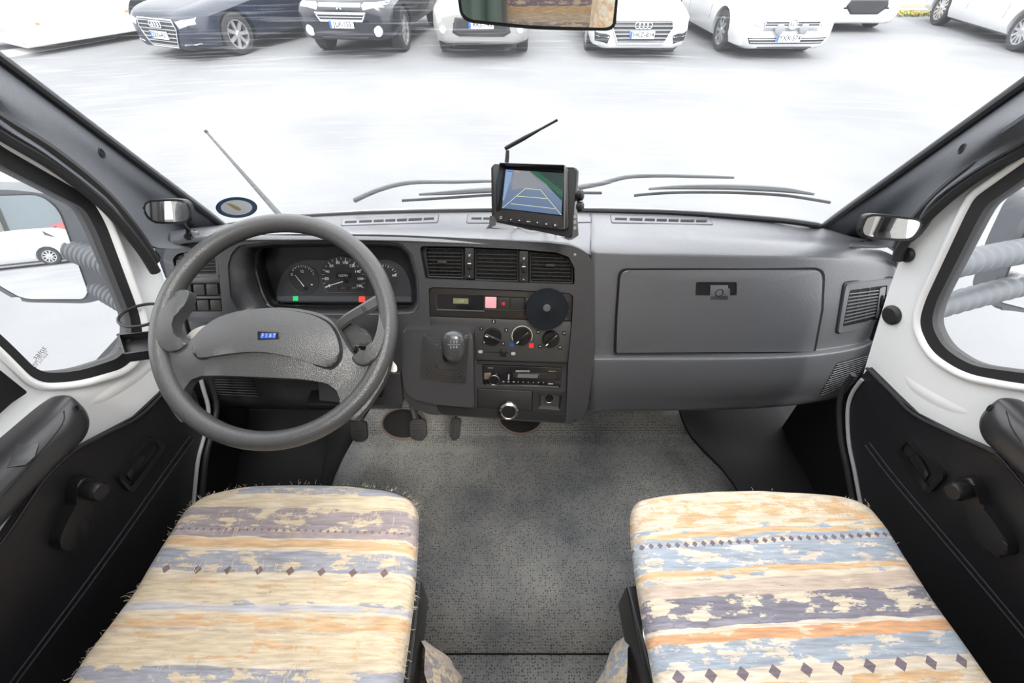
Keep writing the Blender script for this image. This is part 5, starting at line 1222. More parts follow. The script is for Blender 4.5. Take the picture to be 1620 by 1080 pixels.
# ================================================================== SEATS
def fabric(name, bands, slope, x0, diamonds, seed):
    """bands: list of (y metres, base colour, patch colour, patch amount)"""
    m = bpy.data.materials.new(name); m.use_nodes = True; t = m.node_tree; b = t.nodes['Principled BSDF']; L = t.links.new; N = t.nodes.new
    tc = N('ShaderNodeTexCoord'); sp = N('ShaderNodeSeparateXYZ'); L(tc.outputs['Object'], sp.inputs[0])
    def mth(op, a, bb=None, c=None):
        n = N('ShaderNodeMath'); n.operation = op
        for i, v in enumerate((a, bb, c)):
            if v is None: continue
            if isinstance(v, (int, float)): n.inputs[i].default_value = v
            else: L(v, n.inputs[i])
        return n.outputs[0]
    v0 = mth('MULTIPLY_ADD', sp.outputs['X'], slope, sp.outputs['Y'])
    nz = N('ShaderNodeTexNoise'); nz.inputs['Scale'].default_value = 22; nz.inputs['Detail'].default_value = 5
    mp = N('ShaderNodeMapping'); mp.inputs['Location'].default_value = (seed, 0, 0); mp.inputs['Scale'].default_value = (.45, 1, 1); L(tc.outputs['Object'], mp.inputs[0]); L(mp.outputs[0], nz.inputs['Vector'])
    dist = mth('MULTIPLY_ADD', nz.outputs[0], .020, -.010)
    v = mth('ADD', v0, dist)
    lo = bands[0][0]; hi = bands[-1][0]
    f = mth('DIVIDE', mth('SUBTRACT', v, lo), hi - lo)
    def ramp(idx, interp='LINEAR'):
        r = N('ShaderNodeValToRGB'); r.color_ramp.interpolation = 'CONSTANT'
        el = r.color_ramp.elements
        while len(el) > 1: el.remove(el[0])
        for i, bnd in enumerate(bands[:-1]):
            p = (bnd[0] - lo) / (hi - lo); c = bnd[idx]
            if not isinstance(c, tuple): c = (c, c, c)
            if i == 0: el[0].position = 0; el[0].color = (*c, 1)
            else: e = el.new(min(1, p)); e.color = (*c, 1)
        L(f, r.inputs[0]); return r.outputs[0]
    base = ramp(1); patch = ramp(2); amt = ramp(3)
    n2 = N('ShaderNodeTexNoise'); n2.inputs['Scale'].default_value = 30; n2.inputs['Detail'].default_value = 8; n2.inputs['Roughness'].default_value = .68
    mp2 = N('ShaderNodeMapping'); mp2.inputs['Location'].default_value = (seed * 3, 5, 0); mp2.inputs['Scale'].default_value = (.55, 1.6, 1); L(tc.outputs['Object'], mp2.inputs[0]); L(mp2.outputs[0], n2.inputs['Vector'])
    # patch where noise < amount
    msk = N('ShaderNodeMapRange'); msk.clamp = True; d = mth('SUBTRACT', amt, n2.outputs[0]); L(d, msk.inputs[0]); msk.inputs[1].default_value = -.012; msk.inputs[2].default_value = .012
    mx = N('ShaderNodeMix'); mx.data_type = 'RGBA'; L(msk.outputs[0], mx.inputs[0]); L(base, mx.inputs[6]); L(patch, mx.inputs[7])
    cur = mx.outputs[2]
    # diamonds: (y, spacing, half size, phase)
    for (yc, spc, hs, ph, colr, sl2) in diamonds:
        u = mth('MULTIPLY_ADD', sp.outputs['X'], 1 / spc, ph); fr_ = mth('FRACT', u); du = mth('MULTIPLY', mth('ABSOLUTE', mth('SUBTRACT', fr_, .5)), spc)
        vv = mth('MULTIPLY_ADD', sp.outputs['X'], sl2, sp.outputs['Y']); dv = mth('ABSOLUTE', mth('SUBTRACT', vv, yc)); s_ = mth('ADD', du, dv); k = mth('LESS_THAN', s_, hs)
        m3 = N('ShaderNodeMix'); m3.data_type = 'RGBA'; L(k, m3.inputs[0]); L(cur, m3.inputs[6]); m3.inputs[7].default_value = (*colr, 1); cur = m3.outputs[2]
    # weave and worn threads
    wv = N('ShaderNodeTexNoise'); wv.inputs['Scale'].default_value = 90; wv.inputs['Detail'].default_value = 4
    mp3 = N('ShaderNodeMapping'); mp3.inputs['Scale'].default_value = (.25, 2.4, 1); L(tc.outputs['Object'], mp3.inputs[0]); L(mp3.outputs[0], wv.inputs['Vector'])
    r4 = N('ShaderNodeValToRGB'); r4.color_ramp.elements[0].position = .3; r4.color_ramp.elements[0].color = (.74, .71, .68, 1); r4.color_ramp.elements[1].position = .65; r4.color_ramp.elements[1].color = (1.06, 1.05, 1.03, 1); L(wv.outputs[0], r4.inputs[0])
    mu = N('ShaderNodeMix'); mu.data_type = 'RGBA'; mu.blend_type = 'MULTIPLY'; mu.inputs[0].default_value = 1; L(cur, mu.inputs[6]); L(r4.outputs[0], mu.inputs[7]); L(mu.outputs[2], b.inputs['Base Color'])
    b.inputs['Roughness'].default_value = .92; b.inputs['Specular IOR Level'].default_value = .1; b.inputs['Sheen Weight'].default_value = .15
    bp = N('ShaderNodeBump'); bp.inputs['Strength'].default_value = .45; bp.inputs['Distance'].default_value = .003; hsum = mth('ADD', wv.outputs[0], mth('MULTIPLY', n2.outputs[0], .8)); L(hsum, bp.inputs['Height']); L(bp.outputs[0], b.inputs['Normal'])
    return m
ZS = .50
def yrow(px, py): return P(px, py, ('z', ZS)).y
CRM = (.66, .56, .41); CR2 = (.68, .60, .48); ORG = (.66, .46, .28); MAU = (.35, .31, .325); BLG = (.36, .37, .42); TAN = (.60, .49, .36); LBL = (.37, .425, .50); SLT = (.235, .23, .28); BGE = (.55, .46, .39); PLE = (.70, .63, .54)
def bnds(px, L):
    q = [(yrow(px, py), a, b, c) for py, a, b, c in L]
    q.sort(key=lambda r: r[0])
    # listed front to back: colours belong below the listed row, so shift them by one when sorted from the back
    out = []
    F = sorted(L, key=lambda r: -r[0])
    out.append((yrow(px, 1400), F[0][1], F[0][2], F[0][3]))
    for i in range(len(F) - 1): out.append((yrow(px, F[i][0]), F[i + 1][1], F[i + 1][2], F[i + 1][3]))
    out.append((yrow(px, 600), CRM, CRM, 0.)); return out
DRV = [(700, CRM, BLG, .54), (787, CRM, CR2, .45), (812, MAU, CRM, .47), (848, MAU, (.42, .35, .35), .5), (857, CR2, CR2, .2), (862, ORG, CRM, .40), (876, CR2, CR2, .3), (881, CRM, BLG, .56), (914, CRM, CR2, .5), (926, ORG, CRM, .56), (940, CRM, TAN, .44), (962, CR2, BLG, .46), (968, (.52, .52, .56), CRM, .42), (978, CR2, CRM, .4), (984, ORG, CRM, .47), (1006, BGE, CRM, .5), (1014, CRM, ORG, .43), (1060, CRM, CR2, .5), (1072, CRM, BLG, .55), (1100, ORG, CRM, .5), (1150, MAU, CRM, .45)]
PAS = [(700, CR2, ORG, .42), (792, ORG, CR2, .50), (830, CR2, LBL, .46), (838, ORG, CRM, .44), (845, LBL, CR2, .46), (858, PLE, LBL, .55), (894, ORG, CR2, .42), (904, CR2, LBL, .44), (912, BGE, CR2, .42), (938, CR2, SLT, .515), (958, CR2, SLT, .55), (974, SLT, (.30, .29, .34), .5), (985, PLE, PLE, .2), (990, (.66, .38, .22), CRM, .42), (1010, PLE, LBL, .53), (1052, PLE, CR2, .5), (1075, ORG, CR2, .47), (1110, LBL, PLE, .4), (1160, ORG, CR2, .5)]
dmc = (.22, .16, .16)
FD = fabric('driver_seat_fabric', bnds(450, DRV), .02, 0, [(yrow(450, 919) + .0095, .056, .0078, .2, dmc, .02), (yrow(450, 853) + .0095, .014, .0035, 0, (.26, .20, .21), .02)], 3.1)
_sl = -(yrow(1010, 865) - yrow(1420, 845)) / (P(1010, 865, ('z', ZS)).x - P(1420, 845, ('z', ZS)).x)
xc = P(1200, 850, ('z', ZS)).x
def shiftb(B, k): return [(a + k, b, c, d) for a, b, c, d in B]
FPs = fabric('passenger_seat_fabric', shiftb(bnds(1200, PAS), _sl * xc), _sl, 0, [(yrow(1200, 853) + _sl * xc, .0165, .0055, 0, (.20, .16, .19), _sl), (yrow(1200, 1058) + _sl * xc, .050, .0100, .1, (.20, .17, .20), _sl)], 8.7)
FS = fabric('seat_skirt_fabric', [(-.2, CRM, MAU, .5), (-.02, TAN, CRM, .4), (.03, MAU, CRM, .45), (.08, ORG, CRM, .4), (.11, CRM, MAU, .5), (.16, BGE, CRM, .4), (.2, LBL, CRM, .5), (.4, CRM, CRM, 0)], .3, 0, [], 1.3)
def seat(name, outline, fab, lab, s, rail, flap, bandy):
    base = P(sum(p[0] for p in outline) / len(outline), 900, ('z', 0)); base.z = 0
    r = thing(name, base, lab, 'seat', 'cab seats')
    O = smooth_loop(rnd(outline, [24] * len(outline), 4), 2)
    top = PP(O, ('z', ZS)); n = len(top)
    cx = Vector((sum(p.x for p in top) / n, sum(p.y for p in top) / n, 0))
    bm = bmesh.new(); rings = []
    prof = [(.075, -.125), (.055, -.115), (.035, -.085), (.010, -.048), (.0, -.028), (.008, -.011), (.020, -.003), (.04, 0)]
    for inset, dz in prof:
        rg = []
        for i, p in enumerate(top):
            a = top[i - 1]; b = top[(i + 1) % n]; t = (b - a); t.normalize(); nn = Vector((t.y, -t.x, 0))
            if nn.dot(cx - Vector((p.x, p.y, 0))) < 0: nn = -nn
            rg.append(p + nn * inset + Vector((0, 0, dz)))
        rings.append(rg)
    for k in (.8, .6, .4, .2, .07):
        last = rings[7]; rings.append([Vector((cx.x, cx.y, ZS)).lerp(p, k) for p in last])
    V = [[bm.verts.new(p) for p in rg] for rg in rings]
    for A, B in zip(V, V[1:]):
        for i in range(n): bm.faces.new((A[i], A[(i + 1) % n], B[(i + 1) % n], B[i]))
    bm.faces.new(V[0][::-1]); bm.faces.new(V[-1])
    bmesh.ops.subdivide_edges(bm, edges=[e for e in bm.edges if e.calc_length() > .03], cuts=2, use_grid_fill=True)
    for v in bm.verts:
        d = noise.noise(v.co * 9 + Vector((s, 0, 0))) * .004 + noise.noise(v.co * 28) * .0018
        if v.co.z > ZS - .03: v.co.z += d - .004
        else: v.co.x += d
    cu = bmput('seat_cushion', bm, fab, r, 80)
    # frayed threads along the edges and in the worn patches
    rs = random.Random(5 if s < 0 else 9); bm = bmesh.new()
    M = (240 if s < 0 else 40)
    for q in range(M):
        i = rs.randrange(n)
        p = rings[4][i].lerp(rings[4][(i + 1) % n], rs.random())
        if p.y < .02: continue
        out = (p - Vector((cx.x, cx.y, p.z))).normalized(); l = rs.uniform(.002, .008) * (1.2 if s < 0 else .7)
        a = p + Vector((0, 0, .004)); b = a + out * l * .5 + Vector((rs.uniform(-1, 1), rs.uniform(-1, 1), rs.uniform(-.2, 1))) * l * .5; c = b + out * l * .4 + Vector((rs.uniform(-1, 1), rs.uniform(-1, 1), rs.uniform(-1, .4))) * l * .5
        add_tube(bm, [a, b, c], [.0003, .00028, .00015], 3)
    if s < 0:
        for (x0, y0, x1, y1, cnt) in ((330, 768, 640, 800, 60), (330, 800, 470, 840, 30), (540, 780, 640, 830, 30), (290, 885, 340, 905, 12), (560, 870, 640, 905, 24), (420, 1020, 520, 1075, 40), (250, 1020, 330, 1050, 14), (350, 880, 450, 900, 20)):
            for q in range(cnt):
                a = P(rs.uniform(x0, x1), rs.uniform(y0, y1), ('z', ZS + .001)); l = rs.uniform(.006, .016)
                add_tube(bm, [a, a + Vector((rs.uniform(-.08, .08) * l, -l * .5, rs.uniform(.0, .001))), a + Vector((rs.uniform(-.2, .2) * l, -l, -.001))], [.0004, .0004, .0002], 3)
    else:
        for q in range(50):
            a = P(rs.uniform(1270, 1375), rs.uniform(788, 820), ('z', ZS + .001)); l = rs.uniform(.004, .010)
            add_tube(bm, [a, a + Vector((rs.uniform(-.1, .1) * l, -l * .5, .001)), a + Vector((rs.uniform(-.3, .3) * l, -l, -.001))], [.0004, .0004, .0002], 3)
    fz = bmput('frayed_threads', bm, mat('cream_thread', (.60, .52, .39), .9), cu, 0); fz['kind'] = 'stuff'
    # side rail bracket
    q = PP(rail, ('z', .43))
    rl = prism('side_bracket', q, Vector((0, 0, -.10)), mat('black_steel', (.012, .012, .013), .3), r, .003, 3)
    e0 = q[1] if s < 0 else q[0]; e1 = q[2] if s < 0 else q[3]
    tube('bracket_edge', [e0 + Vector((-.003 * -s, 0, .001)), e1 + Vector((-.003 * -s, 0, .001))], .0022, mat('steel_edge', (.06, .06, .065), .25), rl, 6)
    cl_ = P(*( (636, 1000) if s < 0 else (1023, 1008)), ('z', .434)); tube('steel_clip', [cl_ + Vector((0, .022, 0)), cl_ + Vector((-.004 * s, 0, .004)), cl_ + Vector((0, -.022, 0))], [.003, .005, .003], M_satin, rl, 8)
    # fabric skirt round the pedestal
    fl = []
    for px, py, z in flap: fl.append(P(px, py, ('z', z)))
    bxc = cx.x; rows_ = []
    for k in range(9):
        t = k / 8; rw = []
        for i in range(41):
            a = 2 * math.pi * i / 40
            fo_ = .010 * math.sin(a * 9 + t * 3) + .008 * noise.noise(Vector((math.cos(a) * 3, math.sin(a) * 3, t * 4 + s)))
            hw = .285 + .04 * math.sin(math.pi * min(1, t * 1.15)) + fo_; hy = .30 + .03 * t + fo_
            rw.append(Vector((bxc - s * .03 + math.copysign(abs(math.cos(a)) ** .55, math.cos(a)) * hw, -.03 + math.copysign(abs(math.sin(a)) ** .55, math.sin(a)) * hy, .36 - .345 * t)))
        rows_.append(rw)
    bmput('pedestal_skirt', grid_mesh(rows_), FS, r, 80)
    # backrest behind the camera, seen only in the mirrors
    bkx = box('seat_backrest', (cx.x, -.17, .92), (.50, .12, .86), fab, r, .05, Matrix.Rotation(R(-12), 3, 'X'), 4)
    box('seat_pan', (cx.x, .17, ZS - .155), (.36, .42, .04), M_black, r, .01)
    return r
seat('driver_seat', [(262, 830), (282, 797), (318, 772), (380, 759), (470, 756), (560, 758), (618, 766), (648, 778), (659, 800), (658, 850), (652, 940), (638, 1040), (620, 1150), (596, 1330), (-30, 1330), (-8, 1230), (40, 1150), (120, 1032), (200, 930)], FD,
     'driver seat with badly frayed cream, orange and grey striped cover', -1, [(645, 917), (667, 920), (645, 1100), (630, 1200), (602, 1200), (620, 1100)], [], 0)
seat('passenger_seat', [(1001, 800), (1012, 781), (1050, 772), (1120, 767), (1200, 765), (1290, 768), (1350, 776), (1384, 792), (1408, 820), (1440, 868), (1500, 955), (1570, 1050), (1640, 1150), (1670, 1330), (1080, 1330), (1062, 1180), (1036, 1050), (1012, 920), (1002, 850)], FPs,
     'passenger seat with cream, pale blue and slate striped cover and dark diamonds', 1, [(991, 928), (1008, 925), (1040, 1050), (1062, 1200), (1034, 1200), (1018, 1060)], [], 0)

# ================================================================== OUTSIDE
GZ = -.65
M_asph = bpy.data.materials.new('pale_asphalt'); M_asph.use_nodes = True
t = M_asph.node_tree; b = t.nodes['Principled BSDF']; tc = t.nodes.new('ShaderNodeTexCoord'); nz = t.nodes.new('ShaderNodeTexNoise'); nz.inputs['Scale'].default_value = .5; nz.inputs['Detail'].default_value = 8
n2 = t.nodes.new('ShaderNodeTexNoise'); n2.inputs['Scale'].default_value = 60; cr = t.nodes.new('ShaderNodeValToRGB'); cr.color_ramp.elements[0].position = .35; cr.color_ramp.elements[0].color = (.165, .172, .180, 1); cr.color_ramp.elements[1].position = .65; cr.color_ramp.elements[1].color = (.215, .221, .228, 1)
mx = t.nodes.new('ShaderNodeMix'); mx.data_type = 'RGBA'; mx.blend_type = 'MULTIPLY'; mx.inputs[0].default_value = .15
t.links.new(tc.outputs['Object'], nz.inputs[0]); t.links.new(tc.outputs['Object'], n2.inputs[0]); t.links.new(nz.outputs[0], cr.inputs[0]); t.links.new(cr.outputs[0], mx.inputs[6]); t.links.new(n2.outputs[0], mx.inputs[7]); t.links.new(mx.outputs[2], b.inputs[0]); b.inputs['Roughness'].default_value = .85
g = box('ground', (0, 8, GZ - .05), (120, 120, .1), M_asph); tag(g, 'pale asphalt car park ground', 'ground', kind='structure')
M_tyre = mat('tyre_rubber', (.03, .03, .032), .8); M_alloy = mat('alloy_rim', (.55, .56, .58), .3, .7); M_carblack = mat('car_black_plastic', (.02, .022, .025), .4)
M_cglass = mat('car_glass', (.02, .025, .03), .05); M_lamp = mat('headlamp_glass', (.55, .60, .66), .1, coat=.5); M_plate = mat('plate_white', (.80, .81, .82), .5); M_pblue = mat('plate_blue', (.03, .12, .45), .5); M_pink = mat('plate_ink', (.06, .07, .09), .5)
M_cchrome = mat('car_chrome', (.7, .72, .75), .2, .8)
def car(name, label, cat, pos, yaw, L=4.7, H=1.43, wd=.92, paint=None, lift=0, wagon=False, plate='', grille=None, lamps=None, fogs=None, emblem=None, wheelx=None, spokes=5, low=None, front_drop=0, WB=2.8, FO=.88, clearance=.0, extra=None, group='parked cars in front of the van'):
    root = thing(name, (0, 0, 0), label, cat, group)
    Mx = Matrix.Translation((pos[0], pos[1], GZ)) @ Matrix.Rotation(-R(yaw), 4, 'Z')
    k = H / 1.43
    # y, half width, bottom, shoulder z, top z, half width at top
    S = [(0, .50, .30, .56, .64, .30), (.015, .66, .22, .60, .68, .45), (.07, .78, .18, .64, .73, .60), (.25, .88, .17, .70, .80, .66), (.8, wd - .01, .17, .78, .90, .66), (1.3, wd, .17, .85, .97, .66), (1.45, wd, .17, .88, 1.03, .64), (1.9, wd, .17, .91, 1.30, .58), (2.3, wd, .17, .92, 1.42, .56), (3.0, wd, .17, .93, 1.43, .56),
         (3.7, wd, .17, .94, 1.38 if not wagon else 1.42, .55), (4.1, wd - .01, .18, .95, 1.18 if not wagon else 1.38, .54), (4.45, .88, .20, .94, 1.02 if not wagon else 1.25, .55), (4.62, .84, .24, .90, .97, .55), (4.70, .74, .32, .80, .86, .5)]
    rows = []
    for y, w, bz, sz, tz, tw in S:
        sc = L / 4.7; bz = bz * k + clearance; sz *= k; tz *= k
        half = [(0, bz), (w * .80, bz), (w * .94, bz + .05), (w, bz + .18), (w * 1.0, (bz + sz) * .52), (w * .985, sz - .06), (w * .93, sz), (max(tw, .1) + (w - tw) * .35, sz + (tz - sz) * .45), (tw, tz - (tz - sz) * .12 - .01), (tw * .6, tz - .004), (0, tz)]
        full = [Vector((x, y * sc, z)) for x, z in half] + [Vector((-x, y * sc, z)) for x, z in half[-2:0:-1]]
        rows.append(full)
    cols = list(zip(*rows)); sm = [smooth_line(c, 3) for c in cols]; rows2 = [[c[i] for c in sm] for i in range(len(sm[0]))]
    bm = grid_mesh(rows2, True); bm.verts.ensure_lookup_table(); m = len(rows2[0]); bm.faces.new(bm.verts[:m]); bm.faces.new(bm.verts[-m:])
    bmesh.ops.recalc_face_normals(bm, faces=bm.faces)
    tr = BVHTree.FromBMesh(bm)
    body = bmput('body', bm, paint, root, 40)
    sc = L / 4.7
    wr = .335 * (1.06 if H > 1.55 else 1)
    wy = [FO, FO + WB]
    for y in wy:
        for s in (-1, 1):
            bmc = bmesh.new(); add_lathe(bmc, (s * (wd - .26), y, wr), (s, 0, 0), [(wr + .055, 0), (wr + .055, .5)], 28); bmesh.ops.recalc_face_normals(bmc, faces=bmc.faces)
            me = bpy.data.meshes.new('tmp'); bmc.to_mesh(me); bmc.free(); carve(body, me)
            w_ = bpy.data.objects.new('wheel', None); COL.objects.link(w_)
            w_.location = (0, 0, 0); w_.parent = root
            tyre = lathe('tyre', (s * (wd - .245), y, wr), (s, 0, 0), [(wr - .10, 0), (wr - .02, 0), (wr, .025), (wr, .19), (wr - .02, .215), (wr - .095, .22), (wr - .105, .20), (wr - .105, .05)], M_tyre, None, 36)
            bmr = bmesh.new(); c = Vector((s * (wd - .245), y, wr)); ax = Vector((s, 0, 0))
            add_lathe(bmr, c, ax, [(wr - .10, .21), (wr - .115, .20), (wr - .12, .10)], 36) if False else None
            R0 = circ(c + ax * .205, ax, wr - .10, 36); R1 = circ(c + ax * .205, ax, wr - .125, 36); add_ring(bmr, R0, R1, -ax * .12)
            for q in range(spokes):
                a = 2 * math.pi * q / spokes; u, v, _ = basis(ax); d = u * math.cos(a) + v * math.sin(a); tt = d.cross(ax)
                add_prism(bmr, [c + ax * .200 + d * .03 + tt * .028, c + ax * .198 + d * (wr - .115) + tt * (.030 if spokes < 8 else .018), c + ax * .198 + d * (wr - .115) - tt * (.030 if spokes < 8 else .018), c + ax * .200 + d * .03 - tt * .028], -ax * .03)
            add_lathe(bmr, c + ax * .17, ax, [(.055, 0), (.055, .03), (.04, .04), (0, .042)], 20)
            rimo = bmput('rim', bmr, M_alloy, None)
            disc = lathe('brake_disc', c + ax * .10, ax, [(wr - .13, 0), (wr - .13, .01), (0, .01)], M_carblack, None, 24)
            for o_ in (tyre, rimo, disc): o_.parent = w_
    def on(x, z, off=.006):
        h = tr.ray_cast(Vector((x, -3, z)), Vector((0, 1, 0)))
        if h[0] is None: h = tr.find_nearest(Vector((x, 0, z)))
        return h[0] + Vector((0, -off, 0))
    def panel(nm, pts, off=.008, m=M_carblack, par=None, th=.05, flat=None):
        # rows of points so the panel follows the curved nose
        zs = sorted(p[1] for p in pts); z0, z1 = zs[0], zs[-1]; N = len(pts); rws = []
        NR = max(2, int((z1 - z0) / .03)); NC = 12
        for r_ in range(NR + 1):
            z = min(max(z0 + (z1 - z0) * r_ / NR, z0 + .0005), z1 - .0005); ints = []
            for i in range(N):
                (xa, za), (xb, zb) = pts[i], pts[(i + 1) % N]
                if (za - z) * (zb - z) <= 0 and abs(zb - za) > 1e-6: ints.append(xa + (xb - xa) * (z - za) / (zb - za))
            a, b_ = min(ints), max(ints); rws.append([on(a + (b_ - a) * c_ / NC, z, off) for c_ in range(NC + 1)])
        bmg = grid_mesh(rws); me = bpy.data.meshes.new(nm); bmesh.ops.recalc_face_normals(bmg, faces=bmg.faces)
        if sum(f.normal.y for f in bmg.faces) > 0: bmesh.ops.reverse_faces(bmg, faces=bmg.faces)
        bmg.to_mesh(me); bmg.free(); o_ = put(nm, me, m, None); sm_ = o_.modifiers.new('t', 'SOLIDIFY'); sm_.thickness = .02
        o_.parent = par or root; return o_
    if grille:
        for gi, (pts, nb_, m1, m2) in enumerate(grille):
            panel('grille', pts, .012, m1)
            xs = [p[0] for p in pts]; zs = [p[1] for p in pts]
            bmb = bmesh.new()
            for q in range(nb_):
                z = min(zs) + (max(zs) - min(zs)) * (q + .5) / nb_
                # width of the polygon at this height
                ints = []
                for i in range(len(pts)):
                    (x0, z0), (x1, z1) = pts[i], pts[(i + 1) % len(pts)]
                    if (z0 - z) * (z1 - z) < 0: ints.append(x0 + (x1 - x0) * (z - z0) / (z1 - z0))
                if len(ints) < 2: continue
                a, b_ = min(ints) + .01, max(ints) - .01
                add_tube(bmb, [on(a + (b_ - a) * i / 8, z, .020) for i in range(9)], .010, 5)
            if nb_: o_ = bmput('grille_bars', bmb, m2); o_.parent = root
            if gi == 0 and m2:
                tube_pts = []
                for i in range(len(pts)):
                    a = Vector(pts[i]); b_ = Vector(pts[(i + 1) % len(pts)])
                    for j in range(4): p = a.lerp(b_, j / 4); tube_pts.append(on(p.x, p.y, .018))
                o_ = tube('grille_surround', tube_pts, .012, m2, None, 6, True); o_.parent = root
    for pts in lamps or []:
        for s in (-1, 1): panel('headlamp', [(s * x, z) for x, z in pts][::s], .010, M_lamp)
    for kind, pts in fogs or []:
        for s in (-1, 1):
            if kind == 'round':
                x, z, r_ = pts; p = on(s * x, z, .01); f_ = lathe('fog_lamp', p, (0, -1, 0), [(r_ * 1.5, -.05), (r_ * 1.5, -.012), (r_, -.004), (r_, .01), (0, .014)], M_lamp, None, 20); f_.parent = root
            elif kind == 'dark': panel('bumper_intake', [(s * x, z) for x, z in pts][::s], .010, M_carblack)
            else: panel('bumper_strip', [(s * x, z) for x, z in pts][::s], .016, M_cchrome)
    if low:
        for pts, m_ in low: panel('lower_intake', pts, .012, m_)
    if plate:
        px_, pz_ = plate[1]; y_ = on(0, pz_).y - .035
        pl_ = box('number_plate', (px_, y_, pz_), (.44, .012, .118), M_plate); pl_.parent = root
        bl = box('plate_band', (px_ - .20, y_ - .007, pz_), (.04, .004, .112), M_pblue); bl.parent = pl_
        tt = text('plate_text', plate[0], .105, Vector((px_ + .02, y_ - .008, pz_)), (0, -1, 0), (0, 0, 1), M_pink, None, .001, .002, sx=.95); tt.parent = pl_
    if emblem:
        kind, z = emblem; y_ = on(0, z).y - .03
        if kind == 'rings':
            bmr = bmesh.new()
            for q in range(4): add_tube(bmr, circ((-.105 + q * .07, y_ - .003 * (q % 2), z), (0, -1, 0), .046, 28), .0085, 8, True, True)
            e_ = bmput('emblem', bmr, M_cchrome); e_.parent = root
        elif kind == 'roundel':
            bmr = bmesh.new(); add_tube(bmr, circ((0, y_, z), (0, -1, 0), .075, 32), .010, 8, True, True)
            for pth in ([(-.052, .05), (-.018, -.02), (0, .02), (.018, -.02), (.052, .05)], [(-.062, .01), (-.026, -.065), (0, -.005), (.026, -.065), (.062, .01)]):
                add_tube(bmr, [Vector((x, y_, z + q)) for x, q in pth], .007, 6)
            e_ = bmput('emblem', bmr, M_cchrome); e_.parent = root
            e2 = lathe('emblem_disc', (0, y_ + .03, z), (0, -1, 0), [(.08, 0), (.08, .02), (0, .02)], M_cchrome, None, 24); e2.parent = root
        elif kind == 'diamonds':
            bmr = bmesh.new()
            for a in (90, 210, 330):
                d = Vector((math.cos(R(a)), 0, math.sin(R(a)))); t_ = Vector((-d.z, 0, d.x)); c = Vector((0, y_, z))
                add_prism(bmr, [c, c + d * .03 + t_ * .017, c + d * .06, c + d * .03 - t_ * .017], Vector((0, .01, 0)))
            e_ = bmput('emblem', bmr, M_cchrome); e_.parent = root
    # glasshouse
    for s in (-1, 1):
        q = [(1.62, .96), (2.2, 1.30), (3.6, 1.30), (4.0 if not wagon else 4.3, 1.02)]
        P3 = []
        for y, z in q:
            h = tr.ray_cast(Vector((s * 3, y * sc, z * k)), Vector((-s, 0, 0))); P3.append(h[0] + Vector((s * .006, 0, 0)))
        o_ = prism('side_window', P3, Vector((-s * .03, 0, 0)), M_cglass, None); o_.parent = root
        for y in (1.5, 2.75, 3.75):
            P4 = []
            for z in (.25, .45, .65, .88):
                h = tr.ray_cast(Vector((s * 3, y * sc, z * k)), Vector((-s, 0, 0)))
                if h[0] is not None: P4.append(h[0] + Vector((s * .0005, 0, 0)))
            if len(P4) > 1: o_ = tube('door_gap', P4, .004, M_carblack, None, 5); o_.parent = root
        mr_ = box('wing_mirror', (s * (wd + .08), 1.62 * sc, 1.0 * k), (.2, .12, .13), paint, None, .04, None, 3); mr_.parent = root
    wz = [(-.52, 1.06), (.52, 1.06), (.46, 1.34), (-.46, 1.34)]; P3 = []
    for x, z in wz:
        h = tr.ray_cast(Vector((x, 1.0 * sc, z * k)), Vector((0, 1, 0)))
        if h[0] is not None: P3.append(h[0] + Vector((0, -.01, .01)))
    if len(P3) == 4: o_ = prism('windscreen', P3, Vector((0, .03, -.02)), M_cglass, None); o_.parent = root
    for s in (-1, 1):
        o_ = prism('tail_lamp', [Vector((s * x, L - .04 + abs(x) * -.05, z * k)) for x, z in [(.5, .78), (.80, .80), (.80, .92), (.5, .92)]][::s], Vector((0, .05, 0)), mat('tail_lamp_red', (.4, .01, .01), .3), None); o_.parent = root
    ub = box('underbody', (0, L / 2, .21 * k + clearance), (1.45, L - .7, .12), M_carblack, None); ub.parent = root
    root.rotation_euler = (0, 0, -R(yaw)); root.location = (pos[0], pos[1], GZ)
    if extra: extra(root, on, panel)
    return root
P_white = mat('car_paint_white', (.55, .56, .57), .3, coat=.4); P_dark = mat('car_paint_dark_blue', (.012, .019, .036), .25, coat=.35); P_suv = mat('car_paint_black_blue', (.010, .013, .019), .25, coat=.3); P_silver = mat('car_paint_silver', (.33, .33, .32), .28, .3, coat=.6)
hexg = [(-.40, .62), (.40, .62), (.46, .52), (.34, .26), (-.34, .26), (-.46, .52)]
car('parked_car', 'dark blue estate car with chrome framed grille parked beside the white van', 'car', (-6.35, 9.75), 24, 4.9, 1.45, .93, P_dark, plate=('ZKN-431', (0, .40)), wagon=True,
    grille=[([(-.44, .64), (.44, .64), (.48, .50), (.34, .22), (-.34, .22), (-.48, .50)], 7, M_carblack, M_cchrome)], lamps=[[(.50, .62), (.82, .68), (.84, .58), (.56, .52)]], fogs=[('strip', [(.52, .28), (.82, .31), (.82, .29), (.52, .26)])], emblem=('rings', .56), spokes=7)
car('parked_car', 'black off-road car with round fog lamps parked between the dark estate and the silver car', 'car', (-3.05, 9.75), 6, 4.65, 1.68, .90, P_suv, plate=('JLX-155', (0, .56)), wagon=True, clearance=.10,
    grille=[([(-.46, .72), (.46, .72), (.38, .60), (-.38, .60)], 3, M_carblack, M_cchrome)], lamps=[[(.38, .86), (.80, .90), (.82, .80), (.42, .76)]], fogs=[('round', (.62, .46, .06)), ('strip', [(.0, .86), (.38, .86), (.38, .80), (.0, .80)])], emblem=('diamonds', .80), spokes=6, low=[([(-.45, .36), (.45, .36), (.40, .30), (-.40, .30)], M_carblack)])
